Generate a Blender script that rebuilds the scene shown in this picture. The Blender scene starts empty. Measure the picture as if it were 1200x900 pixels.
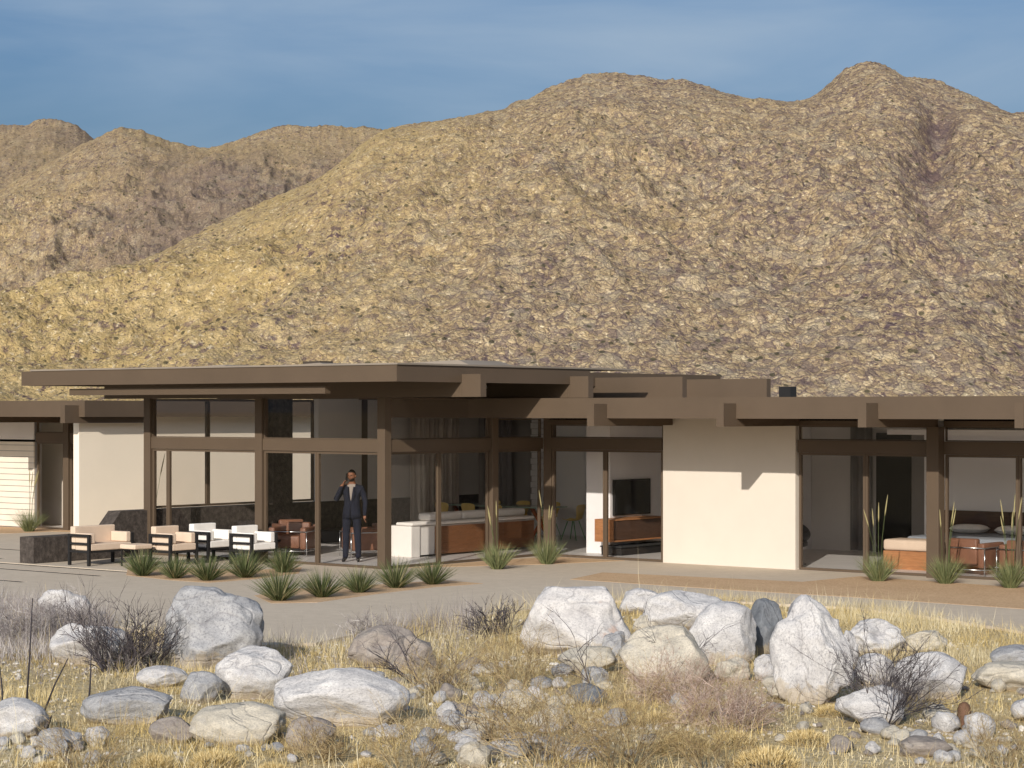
import bpy, bmesh, math, random
import numpy as np
from mathutils import Vector, Matrix
R_ = math.radians
scene = bpy.context.scene
COL = scene.collection
random.seed(7)

# ---------------------------------------------------------------- camera model (house axes: x along the facade, y into depth)
CX, CY, CZ, F = 26.72, -29.46, 2.95, 2490.0
FX, FY = -0.6262, 0.7797          # camera forward
RX, RY = 0.7797, 0.6262           # camera right
HOR = 482.0
YAWM = math.atan2(FY, FX)-math.pi/2
def at(px, py, z=0.0):
    """the point at height z that the photograph shows at pixel px,py"""
    d = F*(CZ-z)/(py-HOR); x = (px-600)/F*d
    return (CX+RX*x+FX*d, CY+RY*x+FY*d)
def depth(x, y): return (x-CX)*FX+(y-CY)*FY
def polar(px, r):
    """direction of image column px, distance r along the view axis"""
    x = (px-600)/F*r
    return (CX+RX*x+FX*r, CY+RY*x+FY*r)

# ---------------------------------------------------------------- helpers
def link(o, parent=None):
    COL.objects.link(o)
    if parent: o.parent = parent
    return o
def tag(o, label=None, cat=None, group=None, kind=None):
    if label: o['label'] = label
    if cat: o['category'] = cat
    if group: o['group'] = group
    if kind: o['kind'] = kind
    return o
def empty(name, loc=(0,0,0), rz=0, label=None, cat=None, group=None):
    o = bpy.data.objects.new(name, None); o.empty_display_size = .2
    link(o); o.location = loc; o.rotation_euler = (0,0,rz)
    return tag(o, label, cat, group)
def copy_tree(o, parent=None):
    c = o.copy(); COL.objects.link(c)
    if parent: c.parent = parent
    for ch in list(o.children): copy_tree(ch, c)
    return c
class MB:
    def __init__(s): s.v=[]; s.f=[]; s.mi=[]; s.m=0
    def add(s, vs, fs):
        n=len(s.v); s.v += [tuple(p) for p in vs]
        s.f += [tuple(i+n for i in f) for f in fs]; s.mi += [s.m]*len(fs)
    def box(s, x0,x1,y0,y1,z0,z1, rot=None, piv=(0,0,0)):
        vs=[(x,y,z) for x in (x0,x1) for y in (y0,y1) for z in (z0,z1)]
        if rot:
            M=Matrix.Rotation(rot[0],3,rot[1]); P=Vector(piv)
            vs=[tuple(M@(Vector(p)-P)+P) for p in vs]
        s.add(vs,[(0,1,3,2),(4,6,7,5),(0,4,5,1),(2,3,7,6),(0,2,6,4),(1,5,7,3)])
        return s
    def tube(s, pts, rad, n=6, cap=True):
        if not isinstance(rad,(list,tuple)): rad=[rad]*len(pts)
        pts=[Vector(p) for p in pts]; rings=[]
        for i,p in enumerate(pts):
            d=(pts[min(i+1,len(pts)-1)]-pts[max(i-1,0)])
            if d.length<1e-9: d=Vector((0,0,1))
            d.normalize(); a=d.orthogonal().normalized()
            if i and (a-pa).length>1: a=-a
            pa=a; b=d.cross(a)
            # keep frames aligned
            rings.append([p+(a*math.cos(2*math.pi*k/n)+b*math.sin(2*math.pi*k/n))*rad[i] for k in range(n)])
        vs=[v for r in rings for v in r]; fs=[]
        for i in range(len(pts)-1):
            for k in range(n):
                fs.append((i*n+k,i*n+(k+1)%n,(i+1)*n+(k+1)%n,(i+1)*n+k))
        if cap: fs.append(tuple(range(n))[::-1]); fs.append(tuple((len(pts)-1)*n+k for k in range(n)))
        s.add(vs,fs); return s
    def prism(s, poly, z0, z1):
        n=len(poly); a=sum(poly[i][0]*poly[(i+1)%n][1]-poly[(i+1)%n][0]*poly[i][1] for i in range(n))
        if a<0: poly=poly[::-1]
        s.add([(x,y,z0) for x,y in poly]+[(x,y,z1) for x,y in poly],
              [tuple(range(n))[::-1],tuple(range(n,2*n))]+[(i,(i+1)%n,n+(i+1)%n,n+i) for i in range(n)]); return s
    def build(s, name, mats, parent=None, smooth=False, bevel=0, loc=None, subs=0):
        me=bpy.data.meshes.new(name); me.from_pydata(s.v,[],s.f)
        if not isinstance(mats,(list,tuple)): mats=[mats]
        for m in mats: me.materials.append(m)
        if len(mats)>1: me.polygons.foreach_set('material_index', s.mi)
        if smooth: me.polygons.foreach_set('use_smooth',[True]*len(me.polygons))
        me.update()
        o=bpy.data.objects.new(name,me); link(o,parent)
        if loc: o.location=loc
        if bevel:
            b=o.modifiers.new('bevel','BEVEL'); b.width=bevel; b.segments=3 if bevel>.02 else 2; b.limit_method='ANGLE'
            if bevel>.02: me.polygons.foreach_set('use_smooth',[True]*len(me.polygons))
        if subs:
            b=o.modifiers.new('sub','SUBSURF'); b.levels=subs; b.render_levels=subs
        return o
def cushion(mb, x0,x1,y0,y1,z0,z1): mb.box(x0,x1,y0,y1,z0,z1)

# ---------------------------------------------------------------- numpy noise
def _hash(ix,iy,seed):
    h=(ix.astype(np.int64)*374761393+iy.astype(np.int64)*668265263+seed*1442695041)&0xffffffff
    h=((h^(h>>13))*1274126177)&0xffffffff
    return ((h^(h>>16))&0xffff)/65535.0
def vnoise(x,y,seed=0):
    x=np.asarray(x,float); y=np.asarray(y,float)
    ix=np.floor(x); iy=np.floor(y); fx=x-ix; fy=y-iy
    fx=fx*fx*fx*(fx*(fx*6-15)+10); fy=fy*fy*fy*(fy*(fy*6-15)+10)
    a=_hash(ix,iy,seed); b=_hash(ix+1,iy,seed); c=_hash(ix,iy+1,seed); d=_hash(ix+1,iy+1,seed)
    return a+(b-a)*fx+(c-a)*fy+(a-b-c+d)*fx*fy
def fbm(x,y,octv=4,seed=0,ridge=False,gain=.5):
    s=0;a=1;t=0
    for o in range(octv):
        n=vnoise(x*2**o+o*17.3,y*2**o-o*9.1,seed+o)
        if ridge: n=1-np.abs(2*n-1)
        s=s+a*n; t+=a; a*=gain
    return s/t
def rcurve(px): # sRGB 0..255 -> linear
    return tuple(((c/255+.055)/1.055)**2.4 if c/255>.04045 else c/255/12.92 for c in px)

# ---------------------------------------------------------------- materials
class NT:
    def __init__(s,name):
        s.m=bpy.data.materials.new(name); s.m.use_nodes=True; s.t=s.m.node_tree; s.n=s.t.nodes
        s.b=s.n['Principled BSDF']; s.out=s.n['Material Output']
        s.tc=s.n.new('ShaderNodeTexCoord')
    def new(s,k,**kw):
        n=s.n.new('ShaderNode'+k)
        for a,v in kw.items():
            if a.startswith('i_'): n.inputs[a[2:].replace('_',' ')].default_value=v
            else: setattr(n,a,v)
        return n
    def l(s,a,b): s.t.links.new(a,b)
    def noise(s,scale,detail=4,rough=.6,src='Object',dist=0,vec=None):
        n=s.new('TexNoise'); n.inputs['Scale'].default_value=scale; n.inputs['Detail'].default_value=detail
        n.inputs['Roughness'].default_value=rough; n.inputs['Distortion'].default_value=dist
        s.l(vec if vec is not None else s.tc.outputs[src],n.inputs['Vector']); return n.outputs['Fac']
    def vor(s,scale,feature='F1',src='Object',vec=None,out='Distance',rnd=1):
        n=s.new('TexVoronoi'); n.feature=feature; n.inputs['Scale'].default_value=scale
        n.inputs['Randomness'].default_value=rnd
        s.l(vec if vec is not None else s.tc.outputs[src],n.inputs['Vector']); return n.outputs[out]
    def mapping(s,scale=(1,1,1),rot=(0,0,0),src='Object'):
        n=s.new('Mapping'); n.inputs['Scale'].default_value=scale; n.inputs['Rotation'].default_value=rot
        s.l(s.tc.outputs[src],n.inputs['Vector']); return n.outputs['Vector']
    def ramp(s,fac,stops,interp='LINEAR'):
        n=s.new('ValToRGB'); e=n.color_ramp; e.interpolation=interp
        while len(e.elements)<len(stops): e.elements.new(.5)
        for el,(p,c) in zip(e.elements,stops):
            el.position=p; el.color=(c,c,c,1) if isinstance(c,(int,float)) else (*c,1)
        s.l(fac,n.inputs[0]); return n.outputs[0]
    def mix(s,fac,a,b,mode='MIX'):
        n=s.new('Mix'); n.data_type='RGBA'; n.blend_type=mode
        for i,v in ((0,fac),(6,a),(7,b)):
            if isinstance(v,(int,float)): n.inputs[i].default_value=v
            elif isinstance(v,tuple): n.inputs[i].default_value=(*v,1)
            else: s.l(v,n.inputs[i])
        return n.outputs[2]
    def bump(s,h,strength=.3,dist=.01,prev=None):
        n=s.new('Bump'); n.inputs['Strength'].default_value=strength; n.inputs['Distance'].default_value=dist
        s.l(h,n.inputs['Height'])
        if prev is not None: s.l(prev,n.inputs['Normal'])
        return n.outputs['Normal']
    def done(s,color=None,rough=.8,normal=None,metal=0,spec=.3):
        if color is not None:
            if isinstance(color,tuple): s.b.inputs['Base Color'].default_value=(*color,1)
            else: s.l(color,s.b.inputs['Base Color'])
        if isinstance(rough,(int,float)): s.b.inputs['Roughness'].default_value=rough
        else: s.l(rough,s.b.inputs['Roughness'])
        s.b.inputs['Metallic'].default_value=metal; s.b.inputs['Specular IOR Level'].default_value=spec
        if normal is not None: s.l(normal,s.b.inputs['Normal'])
        return s.m
def sc(c,k): return tuple(min(1,x*k) for x in c)
def simple(name,c,rough=.7,var=.12,scale=3,bump=0,bscale=60,metal=0,spec=.3,bd=.004):
    t=NT(name); n=t.noise(scale,5,.6)
    col=t.ramp(n,[(.3,sc(c,1-var)),(.7,sc(c,1+var))])
    nm=t.bump(t.noise(bscale,3),bump,bd) if bump else None
    return t.done(col,rough,nm,metal,spec)

M={}
M['steel']=simple('painted_steel',(.098,.068,.044),.55,.07,1.2,.08,90,spec=.35)
M['steel_dark']=simple('dark_bronze_metal',(.06,.046,.034),.5,.1,2)
M['stucco']=simple('cream_stucco',(.62,.555,.475),.95,.035,.9,.35,120,spec=.1)
M['stucco_warm']=simple('warm_cream_stucco',(.84,.735,.59),.95,.03,.7,.3,110,spec=.1)
M['greywall']=simple('grey_plaster',(.68,.645,.62),.9,.05,.8,.25,90,spec=.1)
M['lightwall']=simple('pale_lavender_plaster',(.82,.80,.80),.9,.04,.8,.2,90,spec=.1)
M['darkwall']=simple('charcoal_plaster',(.30,.28,.27),.9,.1,1,.2,70,spec=.1)
M['ceiling']=simple('ceiling_board',(.82,.80,.77),.9,.04,1)
M['roofing']=simple('roof_membrane',(.24,.20,.16),.9,.15,.6,.3,30)
M['black']=simple('black_metal',(.018,.017,.017),.45,.1,4)
M['peach']=simple('peach_cushion',(.64,.50,.38),.95,.04,6,.3,200,spec=.1)
M['whitefab']=simple('white_cushion',(.78,.74,.69),.95,.03,6,.3,200,spec=.1)
M['leather']=simple('tan_leather',(.19,.088,.052),.45,.18,5,.15,40)
M['chrome']=simple('brushed_chrome',(.6,.6,.6),.25,.03,5,metal=1)
M['mustard']=simple('mustard_plastic',(.70,.50,.17),.5,.05,5)
M['greenmetal']=simple('green_metal',(.10,.32,.12),.45,.05,5)
M['orange_legs']=simple('orange_metal',(.45,.11,.03),.5,.05,5)
M['bedding']=simple('grey_blanket',(.24,.26,.29),.95,.06,6,.3,60)
M['screen']=simple('tv_screen',(.012,.013,.015),.18,.05,2,spec=.5)
M['rug']=simple('dark_rug',(.03,.03,.03),1,.2,9,.4,100)
M['tabletop']=simple('pale_green_glass_top',(.35,.45,.38),.15,.03,2,spec=.6)
def wood(name,c,sc_=3,axis=(1,1,10)):
    t=NT(name); v=t.mapping(axis); n=t.noise(sc_,6,.6,vec=v,dist=1.2)
    return t.done(t.ramp(n,[(.3,sc(c,.7)),(.55,c),(.75,sc(c,1.25))]),.5,t.bump(n,.1,.002))
M['walnut']=wood('walnut_veneer',(.20,.085,.035))
M['orangewood']=wood('orange_wood',(.40,.18,.075))
M['darkwood']=wood('dark_wood',(.085,.045,.028))
def stone():
    t=NT('dark_basalt'); n=t.noise(9,8,.7); v=t.vor(28)
    c=t.ramp(n,[(.3,(.028,.022,.019)),(.5,(.062,.05,.042)),(.72,(.12,.098,.083))])
    return t.done(c,.85,t.bump(t.mix(.5,n,v),.6,.02))
M['stone']=stone()
def concrete():
    t=NT('sandy_concrete'); n=t.noise(.55,6,.65); f=t.noise(26,6,.75); g=t.noise(4,5,.6)
    c=t.ramp(n,[(.3,(.54,.45,.345)),(.7,(.66,.56,.44))])
    c=t.mix(.55,c,t.ramp(f,[(.35,(.50,.42,.325)),(.65,(.72,.62,.50))]))
    c=t.mix(.25,c,t.ramp(g,[(.4,(.52,.44,.34)),(.6,(.68,.58,.46))]))
    return t.done(t.mix(1.,c,(.88,.87,.86),'MULTIPLY'),.92,t.bump(f,.35,.006),spec=.1)
M['concrete']=concrete()
def floor_():
    t=NT('polished_concrete'); n=t.noise(1.1,6,.6)
    return t.done(t.ramp(n,[(.3,(.62,.59,.56)),(.7,(.72,.69,.66))]),.35,None)
M['floor']=floor_()
def gravel():
    t=NT('brown_gravel'); v=t.vor(38,out='Color'); n=t.noise(1.2,5); f=t.noise(60,3)
    c=t.ramp(n,[(.3,(.46,.30,.17)),(.7,(.56,.38,.225))])
    c=t.mix(.35,c,t.ramp(v,[(.1,(.34,.22,.12)),(.9,(.74,.54,.36))]))
    return t.done(c,.95,t.bump(t.mix(.5,f,v),.5,.01),spec=.1)
M['gravel']=gravel()
def siding():
    t=NT('white_siding'); n=t.noise(2,4)
    return t.done(t.ramp(n,[(.3,(.70,.62,.52)),(.7,(.76,.68,.57))]),.8)
M['siding']=siding()
def glass():
    t=NT('window_glass'); t.n.remove(t.b)
    tr=t.new('BsdfTransparent'); tr.inputs[0].default_value=(.96,.955,.95,1)
    gl=t.new('BsdfGlossy'); gl.inputs['Roughness'].default_value=.012; gl.inputs['Color'].default_value=(.9,.9,.9,1)
    fr=t.new('Fresnel'); fr.inputs['IOR'].default_value=1.35
    geo=t.new('NewGeometry'); m1=t.new('Math'); m1.operation='SUBTRACT'; m1.inputs[0].default_value=1; t.l(geo.outputs['Backfacing'],m1.inputs[1]); m2=t.new('Math'); m2.operation='MULTIPLY'; t.l(fr.outputs[0],m2.inputs[0]); t.l(m1.outputs[0],m2.inputs[1]); mx=t.new('MixShader'); t.l(m2.outputs[0],mx.inputs[0]); t.l(tr.outputs[0],mx.inputs[1]); t.l(gl.outputs[0],mx.inputs[2])
    t.l(mx.outputs[0],t.out.inputs['Surface']); return t.m
M['glass']=glass()
def attr_mat(name,stops,rough=.9,trans=.0):
    t=NT(name); a=t.new('Attribute'); a.attribute_name='tone'
    c=t.ramp(a.outputs['Fac'],stops); return t.done(c,rough,None,spec=.08)
M['agave']=attr_mat('agave_leaf',[(0,(.04,.055,.022)),(.55,(.10,.125,.05)),(.85,(.18,.19,.085)),(1,(.36,.30,.17))],.6)
M['greengrass']=attr_mat('ornamental_grass',[(0,(.09,.11,.045)),(.7,(.20,.22,.10)),(1,(.40,.36,.18))],.8)
M['plume']=attr_mat('grass_plume',[(0,(.30,.26,.13)),(1,(.44,.39,.22))],.95)
M['gold']=attr_mat('golden_dry_grass',[(0,(.20,.14,.06)),(.3,(.42,.31,.12)),(.6,(.60,.46,.20)),(.88,(.70,.59,.36)),(1,(.30,.25,.18))],.9)
M['pale']=attr_mat('pale_dry_grass',[(0,(.34,.27,.15)),(.5,(.58,.49,.30)),(.85,(.74,.67,.48)),(1,(.40,.34,.28))],.9)
M['greybrush']=attr_mat('grey_brush',[(0,(.12,.10,.10)),(.6,(.32,.28,.27)),(1,(.62,.58,.54))],.95)
M['darktwig']=attr_mat('dark_twig',[(0,(.045,.04,.045)),(.7,(.11,.095,.10)),(1,(.22,.19,.18))],.95)
M['pinktwig']=attr_mat('pink_brown_twig',[(0,(.26,.17,.13)),(.6,(.50,.37,.30)),(1,(.70,.58,.50))],.95)
M['browntwig']=attr_mat('brown_twig',[(0,(.14,.095,.055)),(.5,(.36,.26,.14)),(1,(.60,.48,.26))],.95)
M['litter']=attr_mat('dry_litter',[(0,(.13,.09,.05)),(.35,(.34,.26,.12)),(.7,(.52,.43,.24)),(1,(.66,.60,.44))],.95)
M['mound']=attr_mat('yellow_cushion_shrub',[(0,(.34,.24,.09)),(.5,(.62,.47,.22)),(1,(.78,.65,.38))],.95)
def granite(name,c1,c2,spk,red=0):
    t=NT(name); oi=t.new('ObjectInfo')
    ad=t.new('VectorMath'); ad.operation='ADD'; t.l(t.tc.outputs['Object'],ad.inputs[0]); t.l(oi.outputs['Random'],ad.inputs[1])
    vec=ad.outputs[0]
    n=t.noise(1.6,6,.65,vec=vec,dist=.6); f=t.noise(46,5,.8,vec=vec); g=t.noise(6,6,.7,vec=vec,dist=.7)
    c=t.ramp(n,[(.32,c1),(.62,c2)])
    c=t.mix(.45,c,t.ramp(g,[(.35,sc(c1,.75)),(.62,sc(c2,1.15))]))
    c=t.mix(t.ramp(f,[(.50,0.0),(.60,spk)]),c,(.11,.11,.125))
    # thin veins
    vv=t.noise(1.1,2,.45,vec=vec,dist=1.3)
    c=t.mix(t.ramp(vv,[(.494,0.),(.499,.35),(.503,.35),(.508,0.)]),c,(.16,.15,.16))
    if red: 
        rr=t.noise(3.1,3,.6,vec=vec); c=t.mix(t.ramp(rr,[(.60,0.),(.70,red)]),c,(.46,.27,.18))
    nm=t.bump(g,.6,.04); nm=t.bump(f,.6,.012,nm)
    nm=t.bump(t.ramp(vv,[(.48,1.),(.50,0.),(.52,1.)]),.5,.02,nm)
    # soil and lichen stains with ragged outlines around the foot
    sx=t.new('SeparateXYZ'); t.l(t.tc.outputs['Object'],sx.inputs[0]); ad2=t.new('Math'); ad2.operation='MULTIPLY_ADD'; t.l(g,ad2.inputs[0]); ad2.inputs[1].default_value=-.5; t.l(sx.outputs['Z'],ad2.inputs[2])
    c=t.mix(t.ramp(ad2.outputs[0],[(.0,.55),(.06,0.)]),c,(.40,.31,.19))
    pt=t.noise(2.6,5,.7,vec=vec); c=t.mix(t.ramp(pt,[(.58,0.),(.64,.35)]),c,(.30,.29,.29))
    return t.done(c,.9,nm,spec=.15)
M['granite']=granite('white_granite',(.47,.45,.45),(.64,.615,.59),.45)
M['granite_red']=granite('stained_granite',(.50,.47,.46),(.66,.63,.60),.35,.6)
M['granite_grey']=granite('grey_granite',(.28,.28,.29),(.45,.44,.435),.55)
M['granite_dark']=granite('dark_granite',(.10,.11,.125),(.21,.22,.235),.4)
M['granite_tan']=granite('tan_granite',(.44,.40,.33),(.60,.54,.44),.4)
M['granite_brown']=granite('brown_granite',(.24,.20,.18),(.38,.33,.28),.4)
def soil():
    t=NT('desert_soil'); n=t.noise(.5,6,.65); f=t.noise(9,8,.75); s=t.vor(14,out='Distance')
    c=t.ramp(n,[(.3,(.34,.26,.13)),(.5,(.46,.37,.21)),(.7,(.54,.46,.31))])
    c=t.mix(.55,c,t.ramp(f,[(.3,(.24,.17,.09)),(.5,(.50,.38,.20)),(.7,(.68,.60,.46))]))
    return t.done(c,.95,t.bump(t.mix(.5,f,s),.8,.05),spec=.1)
M['soil']=soil()
def mountain():
    t=NT('arid_mountain')
    # rock and scrub run longer down the slope than across it
    m1=t.new('Mapping'); m1.inputs['Rotation'].default_value=(0,0,-YAWM); t.l(t.tc.outputs['Object'],m1.inputs['Vector'])
    m2=t.new('Mapping'); m2.inputs['Scale'].default_value=(1,.5,1); t.l(m1.outputs[0],m2.inputs['Vector']); V=m2.outputs[0]
    big=t.noise(.006,5,.6,vec=V); mid=t.noise(.03,6,.7,vec=V,dist=.6); f=t.noise(.17,7,.8,vec=V,dist=.6); ff=t.noise(.75,4,.75,vec=V,dist=.4)
    vc=t.vor(.42,out='Color',vec=V); vd=t.vor(.42,vec=V); vs_=t.vor(.2,vec=V)
    a=t.new('Attribute'); a.attribute_name='rock'; a2=t.new('Attribute'); a2.attribute_name='rear'
    yel=t.ramp(mid,[(.30,(.27,.20,.085)),(.5,(.37,.28,.12)),(.70,(.45,.35,.175))])
    rok=t.ramp(f,[(.32,(.13,.095,.085)),(.46,(.28,.215,.145)),(.58,(.42,.335,.23)),(.72,(.60,.51,.37))])
    fac=t.mix(.28,a.outputs['Fac'],t.ramp(big,[(.35,0.),(.65,1.)]))
    c=t.mix(t.ramp(fac,[(.3,.25),(.7,.9)]),yel,rok)
    c=t.mix(.28,c,t.mix(.5,c,t.ramp(vc,[(.15,(.15,.105,.11)),(.5,(.34,.27,.15)),(.9,(.62,.52,.39))])))
    d=t.noise(.30,5,.7,vec=V); d2=t.noise(.012,4,.65,vec=V)
    dm=t.mix(1,t.ramp(d,[(.54,0.),(.61,1.)]),t.ramp(d2,[(.40,.15),(.62,.95)]),'MULTIPLY')
    c=t.mix(dm,c,(.10,.068,.082))
    d=t.noise(.9,3,.6,vec=V); c=t.mix(t.ramp(d,[(.60,0.),(.66,.75)]),c,(.09,.065,.075))
    p=t.noise(.55,4,.7,vec=V); c=t.mix(t.ramp(p,[(.58,0.),(.68,.8)]),c,(.66,.58,.43))
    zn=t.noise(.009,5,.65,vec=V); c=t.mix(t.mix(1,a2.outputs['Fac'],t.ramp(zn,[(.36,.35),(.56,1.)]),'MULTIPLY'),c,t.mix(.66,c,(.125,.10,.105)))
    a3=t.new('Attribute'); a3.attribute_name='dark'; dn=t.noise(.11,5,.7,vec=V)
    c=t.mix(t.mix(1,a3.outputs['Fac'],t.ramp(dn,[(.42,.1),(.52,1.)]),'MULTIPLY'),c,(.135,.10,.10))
    c=t.mix(1.,c,(1.42,1.34,1.17),'MULTIPLY')
    # craggy cracks and scattered desert scrub
    wv=t.new('VectorMath'); wv.operation='MULTIPLY_ADD'; nz=t.new('TexNoise'); nz.inputs['Scale'].default_value=.25; nz.inputs['Detail'].default_value=3
    t.l(V,nz.inputs['Vector']); t.l(nz.outputs['Color'],wv.inputs[0]); wv.inputs[1].default_value=(4,4,4); t.l(V,wv.inputs[2]); W=wv.outputs[0]
    e1=t.vor(.16,feature='DISTANCE_TO_EDGE',vec=W); e2=t.vor(.62,feature='DISTANCE_TO_EDGE',vec=W); cc=t.vor(.62,out='Color',vec=W); c3=t.vor(.16,out='Color',vec=W)
    rz=t.ramp(fac,[(.25,.12),(.7,.85)])
    c=t.mix(t.mix(1,rz,t.ramp(cc,[(.28,.7),(.40,0.)]),'MULTIPLY'),c,(.155,.115,.115))
    c=t.mix(t.mix(1,rz,t.ramp(c3,[(.66,0.),(.72,.25)]),'MULTIPLY'),c,(.58,.51,.36))
    c=t.mix(t.mix(1,rz,t.ramp(e2,[(.0,.65),(.09,0.)]),'MULTIPLY'),c,(.10,.07,.08))
    c=t.mix(t.mix(1,rz,t.ramp(e1,[(.0,.7),(.05,0.)]),'MULTIPLY'),c,(.09,.06,.07))
    sb=t.vor(.22,vec=V,rnd=1); c=t.mix(t.ramp(sb,[(.13,.85),(.20,0.)]),c,(.085,.075,.045))
    nm=t.bump(f,.6,2.0); nm=t.bump(cc,.8,.9,nm); nm=t.bump(e2,.8,1.0,nm); nm=t.bump(ff,.8,.8,nm)
    return t.done(c,.95,nm,spec=.05)
M['mountain']=mountain()
# ---------------------------------------------------------------- ground sheet
def gz(x,y):
    return -0.035+.06*(fbm(np.asarray(x)*.35,np.asarray(y)*.35,3,3)-.5)
def ground():
    n=430
    def axis(c):
        s=np.linspace(-1,1,n); return c+np.sinh(s*7.4)*4000/np.sinh(7.4)
    xs=axis(8.0); ys=axis(-14.0)
    X,Y=np.meshgrid(xs,ys,indexing='ij')
    Z=-0.035+.06*(fbm(X*.35,Y*.35,3,3)-.5)
    Z=np.where((X<-3.2)&(Y>-9.0)&(Y<13),Z-.09,Z)
    far=np.hypot(X-CX,Y-CY); Z=np.where(far>120,-.3,Z)
    v=np.stack([X,Y,Z],-1).reshape(-1,3); me=bpy.data.meshes.new('ground')
    idx=np.arange(n*n).reshape(n,n)
    q=np.stack([idx[:-1,:-1],idx[1:,:-1],idx[1:,1:],idx[:-1,1:]],-1).reshape(-1,4)
    me.from_pydata(v.tolist(),[],q.tolist()); me.materials.append(M['soil'])
    me.polygons.foreach_set('use_smooth',[True]*len(me.polygons))
    tag(link(bpy.data.objects.new('ground',me)),kind='structure')
ground()

# ---------------------------------------------------------------- mountains
L0=[(-900,200),(-300,170),(-120,150),(0,145),(30,145),(50,138),(68,138),(90,145),(103,155),(115,164),(150,190),(260,260)]
L1=[(-900,330),(-300,300),(0,222),(40,200),(80,178),(110,163),(130,152),(145,149),(165,151),(190,163),(215,170),(240,174),(262,170),(290,160),(320,148),(340,146),(370,147),(400,147),(440,149),(480,160),(560,230),(800,330)]
L2=[(-900,420),(-300,395),(-100,372),(0,352),(60,340),(130,318),(200,290),(250,262),(300,240),(370,212),(400,190),(425,168),(450,152),(480,145),(520,141),(550,134),(590,128),(605,118),(620,116),(640,103),(665,94),(690,86),(715,84),(750,88),(775,93),(800,92),(825,100),(850,108),(870,113),(900,117),(925,120),(943,118),(960,108),(975,94),(990,80),(1005,74),(1020,72),(1040,77),(1060,90),(1080,91),(1100,94),(1130,107),(1160,122),(1185,134),(1200,133),(1260,140),(1400,95),(1700,150),(2200,230)]
def mountains():
    na=1250; nr=560
    px=np.concatenate([np.linspace(-760,-40,120,endpoint=False),np.linspace(-40,1240,na-240),np.linspace(1240,1960,121)[1:]])
    na=len(px)
    r=380*np.exp(np.linspace(0,math.log(2300/380),nr))
    PX,RR=np.meshgrid(px,r,indexing='ij')
    X=CX+RX*(PX-600)/F*RR+FX*RR; Y=CY+RY*(PX-600)/F*RR+FY*RR
    Z=np.full_like(X,-1.0); rock=np.zeros_like(X); rear=np.zeros_like(X); dark=None
    def layer(pts,Rf,foot,seed,p=1.05,amp=1.0,rk=0.5,rv=0.0):
        nonlocal Z,rock,rear,dark
        a=np.array(pts,float)
        R=Rf(PX)
        def ridge(q): return np.interp(q,a[:,0],a[:,1])
        p1=px; sharp=ridge(p1)+(fbm(p1*.07,p1*0,4,seed)-.5)*3.2+(vnoise(p1*.35,p1*0,seed+5)-.5)*1.6
        smooth=sum(ridge(p1+o)*wt for o,wt in zip(np.linspace(-110,110,23),np.hanning(25)[1:-1]/np.hanning(25).sum()))
        t=(RR-foot)/(R-foot); tc=np.clip(t,0,1)
        py=smooth[:,None]+(sharp-smooth)[:,None]*np.clip((t-.6)/.4,0,1)**5
        H=(HOR-py)/F*R+CZ
        prof=tc**p
        # spurs and gullies run down the slope
        w=np.sin(np.clip(t,0,1)*math.pi)**.75
        warp=fbm(X*.004,Y*.004,3,seed+50)*60
        U=X*.78+Y*.62+warp; V=-X*.62+Y*.78
        g=fbm(U*.010,V*.0035,5,seed+1,True,.55)-.55
        m=fbm(X*.03,Y*.03,4,seed+2,True,.55)-.5
        s=fbm(X*.13,Y*.13,3,seed+3,True,.6)-.5
        s2=fbm(X*.38,Y*.25,2,seed+4,True,.6)-.5
        z=H*prof+amp*w*(g*40+m*14)+np.clip(w,.12,1)*(s*2.2+s2*1.5)
        if seed==37:
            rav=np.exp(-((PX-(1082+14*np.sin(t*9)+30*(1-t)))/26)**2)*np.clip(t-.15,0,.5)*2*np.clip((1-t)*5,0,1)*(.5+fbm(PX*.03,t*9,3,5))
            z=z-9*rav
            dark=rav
        back=t>1
        z=np.where(back,H-(RR-R)*.45+s*1.0,z)
        z=np.where(t<0,-5,z)
        up=z>Z
        Z=np.where(up,z,Z)
        rock=np.where(up,rk+.0*Z,rock); rear=np.where(up,(rv*(np.clip((PX-40)/160,0,1)*np.clip((1.08-t)*3.2,.25,1)*.75+.25) if seed==23 else rv),rear)  # middle ridge: valley shade painted into the rear tint, strongest low down
    layer(L0,lambda p:1900+0*p,1250,11,amp=.8,rk=.45,rv=1.0)
    layer(L1,lambda p:1500+.1*(p-150),950,23,amp=1.3,rk=.45,rv=1.3)
    layer(L2,lambda p:np.interp(p,[-760,0,450,700,1000,1200,1960],[760,800,1080,1180,1080,1020,1000]),
          470,37,p=1.0,amp=.8,rk=.5)
    # left slopes are grassier, right slopes rockier
    rock=np.where(rock==.5,np.interp(PX,[0,300,600,1200],[.05,.25,.7,1.0]),rock)+.3*(fbm(X*.006,Y*.006,3,77)-.5)
    v=np.stack([X,Y,Z],-1).reshape(-1,3); me=bpy.data.meshes.new('mountains')
    idx=np.arange(na*nr).reshape(na,nr)
    q=np.stack([idx[:-1,:-1],idx[1:,:-1],idx[1:,1:],idx[:-1,1:]],-1).reshape(-1,4)
    me.vertices.add(len(v)); me.vertices.foreach_set('co',v.ravel())
    me.loops.add(q.size); me.loops.foreach_set('vertex_index',q.ravel().astype(np.int32))
    me.polygons.add(len(q)); me.polygons.foreach_set('loop_start',np.arange(0,q.size,4,dtype=np.int32))
    me.update(calc_edges=True)
    me.polygons.foreach_set('use_smooth',np.ones(len(q),bool))
    at_=me.attributes.new('rock','FLOAT','POINT'); at_.data.foreach_set('value',np.clip(rock,0,1).ravel().astype(np.float32))
    at_=me.attributes.new('rear','FLOAT','POINT'); at_.data.foreach_set('value',np.clip(rear*.8,0,1).ravel().astype(np.float32))
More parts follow.
